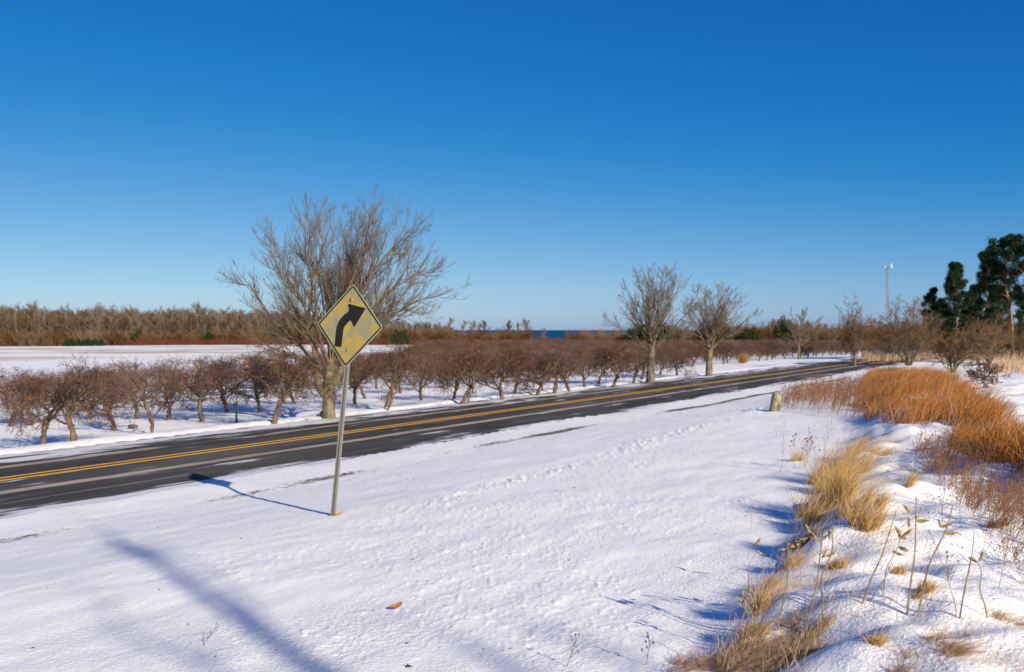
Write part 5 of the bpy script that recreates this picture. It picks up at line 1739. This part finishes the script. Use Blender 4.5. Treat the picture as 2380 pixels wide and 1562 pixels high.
def milkweed():
    S = [  # foot, top, pods [(x, y, angle deg, variant)], radius, label
        ((765, 1030), (905, 240), [(862, 305, 120, 0), (880, 310, 40, 0), (905, 430, 60, 1), (820, 270, 110, 2)], 0.0042, 'tall milkweed stalk with a cluster of curled pods, left of the middle'),
        ((908, 925), (975, 240), [(955, 290, 95, 1), (950, 255, 70, 0), (930, 420, 35, 0)], 0.0040, 'milkweed stalk close right of the one with curled pods'),
        ((1178, 800), (1445, 80), [], 0.0036, 'long leaning milkweed stalk without pods in the middle of the bank'),
        ((1340, 755), (1475, 250), [(1480, 270, 120, 2), (1490, 275, 40, 2), (1460, 270, -20, 0), (1470, 355, -20, 2), (1430, 390, -15, 2)], 0.0026, 'slender milkweed stalk bearing a star of open pods'),
        ((1520, 885), (1592, -20), [(1548, 95, 130, 0), (1600, 165, 5, 2), (1540, 200, 95, 1)], 0.0042, 'tallest upright milkweed stalk, right of the star pods'),
        ((1595, 890), (1860, 40), [(1775, 205, 110, 1), (1790, 205, 20, 0), (1825, 262, 5, 2)], 0.0042, 'milkweed stalk leaning right with pods halfway up'),
        ((1905, 905), (2018, 240), [], 0.0036, 'bare straight milkweed stalk right of the leaning one'),
        ((2130, 895), (2042, 450), [(2055, 440, 80, 0), (2045, 460, 150, 0)], 0.0032, 'rightmost milkweed stalk leaning left with orange pods'),
        ((560, 990), (662, 370), [(660, 350, 15, 2), (690, 300, 20, 2), (640, 330, 10, 0)], 0.0036, 'milkweed stalk with straw coloured drooping pods at the left'),
        ((420, 965), (605, 385), [(585, 378, 10, 1)], 0.0028, 'thin milkweed stalk with one dark round pod'),
        ((325, 1100), (322, 690), [(320, 720, 100, 1), (315, 780, 60, 0), (370, 700, 80, 1)], 0.0036, 'broken dark milkweed stalk at the left foot of the bank'),
        ((358, 660), (408, 330), [(405, 345, 55, 0), (418, 385, -25, 1)], 0.0026, 'leftmost milkweed stalk with two pods over the open snow'),
        ((1230, 790), (1425, 430), [], 0.0020, 'thin podless stalk behind the long leaning one'),
        ((275, 1250), (330, 740), [], 0.0026, 'dry stalk at the bottom edge left of the matted grass'),
        ((750, 1250), (790, 900), [], 0.0022, 'short dry stalk rising from the matted grass at the bottom'),
        ((130, 1135), (390, 560), [], 0.0014, 'very thin bending stalk at the far left of the bank'),
    ]
    for j, (f, tp, pods, r, lab) in enumerate(S):
        rng = np.random.default_rng(1000 + j)
        b = unproject(*zpt(*f)); k = b[1] / FV
        root = empty('milkweed_stalk', b)
        tag(root, lab, 'milkweed', 'dry milkweed stalks on the bank')
        def loc(z, dep=0.0):
            x, y = zpt(*z)
            return np.array([(x - 1189.5) * k - b[0], dep, CAM_Z + (767 - y) * k - b[2]])
        tip = loc(tp)
        mid = tip * 0.5 + np.array([(-0.03 if j % 2 else 0.02), rng.normal(0, 0.02), 0.0])
        C = spline([tip * 0 + [0, 0, -0.05], mid * 0.5, mid, tip * 0.78 + [0.01, 0, 0], tip], 14)
        G = Geo(); G.tubes(C[None], (r * np.linspace(1.5, 0.7, 14))[None], 7)
        # knots where the leaves were
        obj('stem', G.mesh('stem', M['stalk']), root)
        for (x, y, an, v) in pods:
            c = loc((x, y), rng.normal(0, 0.02))
            i = int(np.argmin(np.linalg.norm(C - c - [0, 0, -0.01], axis=1)))
            po = obj('pod', PODS[v], root, c)
            po.rotation_euler = (rng.uniform(-0.8, 0.8), -R(an), rng.uniform(-0.4, 0.4))
            po.scale = [0.85 * k * FV / 6.5] * 3
            st = Geo(); st.tubes(np.array([[C[i], (C[i] + c) / 2 + [0, 0, 0.006], c]]), np.full((1, 3), 0.0013), 4)
            obj('pod_stem', st.mesh('pod_stem', M['stalk']), root)
milkweed()

# ------------------------------------------------------------------ leaning guard post
def guard_post():
    b = unproject(1800, 958); k = b[1] / FV
    root = empty('marker_post', b)
    root.rotation_euler = (R(-6), R(15), R(20))
    tag(root, 'weathered greenish stub of a leaning wooden post beside the brambles', 'post')
    W, H = 24 * k, 42 * k
    rng = np.random.default_rng(2)
    bm = bmesh.new()
    bmesh.ops.create_cone(bm, cap_ends=True, segments=14, radius1=W * 0.52, radius2=W * 0.46, depth=H + 0.2, matrix=Matrix.Translation((0, 0, H / 2 - 0.1)))
    bmesh.ops.subdivide_edges(bm, edges=[e for e in bm.edges if abs(e.verts[0].co.z - e.verts[1].co.z) > 0.1], cuts=7)
    bmesh.ops.bevel(bm, geom=[e for e in bm.edges if min(v.co.z for v in e.verts) > H - 0.01], offset=0.04, segments=2, affect='EDGES')
    for v in bm.verts:
        a = math.atan2(v.co.y, v.co.x)
        f = 1 + 0.06 * math.sin(5 * a + 2) + 0.03 * math.sin(11 * a) + rng.normal(0, 0.012)
        v.co.x *= f; v.co.y *= f
        if v.co.z > H * 0.8: v.co.z += 0.05 * math.sin(a * 2 + 1)
    bm_obj('wood_body', bm, M['post_wood'], root, True)
    bm = bmesh.new()
    for q in range(4):
        a = q * 1.5 + 3.4
        bmesh.ops.create_cube(bm, size=1, matrix=Matrix.Translation((math.cos(a) * W * 0.53, math.sin(a) * W * 0.53, H * (0.18 + 0.06 * q))) @ Matrix.Rotation(a, 4, 'Z') @ Matrix.Diagonal((0.02, 0.07, H * 0.35, 1)))
    bmesh.ops.bevel(bm, geom=bm.edges[:], offset=0.006, segments=1, affect='EDGES')
    bm_obj('rotten_bark', bm, M['post_dark'], root)
guard_post()

# ------------------------------------------------------------------ fallen leaf and litter
def leaf():
    b = unproject(918, 1424)
    n, m = 12, 7
    t = np.linspace(0, 1, n); u = np.linspace(-1, 1, m)
    w = np.sin(np.clip(t, 0, 1) * np.pi) ** 0.7 * 0.026 + 0.0006
    V = np.zeros((n, m, 3))
    V[:, :, 0] = (t * 0.095)[:, None] - 0.045
    V[:, :, 1] = w[:, None] * u[None]
    V[:, :, 2] = 0.014 * u[None] ** 2 + (0.03 * t ** 2)[:, None] * (0.6 + 0.4 * u[None]) + 0.004 * np.sin(9 * t)[:, None] + 0.01
    i = np.arange(n - 1)[:, None]; j = np.arange(m - 1)[None]
    Q = np.stack([i * m + j, (i + 1) * m + j, (i + 1) * m + j + 1, i * m + j + 1], -1).reshape(-1, 4)
    o = obj('fallen_leaf', mesh_np('fallen_leaf', V.reshape(-1, 3), [Q], M['dry_leaf']), None, b)
    o.rotation_euler = (0.25, 0, 0.3)
    tag(o, 'single curled orange leaf lying on the open snow', 'leaf')
leaf()

def litter():
    rng = np.random.default_rng(31)
    n = 260
    X = rng.uniform(-7, 3, n); Y = 4.5 + 10 * rng.uniform(0, 1, n) ** 1.3
    s, d = sd(X, Y)
    e = 1.4 + 0.145 * s - d
    m = (e < -0.2) & (d < 11)
    X, Y = X[m], Y[m]
    c = np.stack([X, Y, ground_z(X, Y) + 0.004], -1)
    B = len(c)
    q = rng.normal(0, 1, (B, 4, 3)) * (0.004 + 0.010 * rng.uniform(0, 1, (B, 1, 1)) ** 4) * [1.2, 1.2, 0.5]
    V = (c[:, None] + q).reshape(-1, 3)
    f = np.array([[0, 1, 2], [0, 2, 3], [0, 3, 1], [1, 3, 2]])
    T = (np.arange(B)[:, None, None] * 4 + f[None]).reshape(-1, 3)
    G = Geo(); G.raw(V, T=T)
    tag(obj('litter', G.mesh('litter', M['debris'], False)), 'tiny brown bits of litter scattered on the snow', 'litter', kind='stuff')
litter()

# ------------------------------------------------------------------ the trees behind the viewer whose shadows cross the snow
def shadow_tree(px, py, t, H, r, seed, label, nl=7):
    a = unproject(px, py)
    x, y = a[0] + SH.x * t, a[1] + SH.y * t
    z = float(ground_z(np.array([x]), np.array([y]))[0])
    rng = np.random.default_rng(seed)
    tr = trunk_geo([(0, 0, -0.2), (0.05, 0, H * 0.35), (-0.05, 0.05, H * 0.7), (0.02, 0, H * 0.97)], [r * 1.3, r * 1.05, r * 0.8, r * 0.25], 12, rng, 0.2)
    limbs = []; rad = []
    for i in range(nl):
        q = 0.45 + 0.5 * i / nl
        an = i * 2.4
        L = 2.2 * (1.15 - q)
        limbs.append([(0, 0, H * q), (math.cos(an) * L * 0.4, math.sin(an) * L * 0.4, H * q + 0.5), (math.cos(an) * L * 0.8, math.sin(an) * L * 0.8, H * q + 1.2), (math.cos(an) * L, math.sin(an) * L, H * q + 1.9)])
        rad.append(0.05)
    cr = limb_crown(rng, limbs, rad, 0.1, 6, 4, 3, 0.5, 0.008, 0.4)
    tree_thing('roadside_tree', tr.mesh('trunk', M['bark_grey']), cr.mesh('crown', [M['limb_brown'], M['twig_brown']]), (x, y, z), label=label, cat='tree')
shadow_tree(640, 1500, 27, 14.9, 0.135, 61, 'tall slim tree behind the viewer, its trunk shadow crosses the left snow')
shadow_tree(1180, 1440, 40, 18.4, 0.13, 62, 'slender tree behind the viewer, casting the faint shadow at bottom centre', 5)
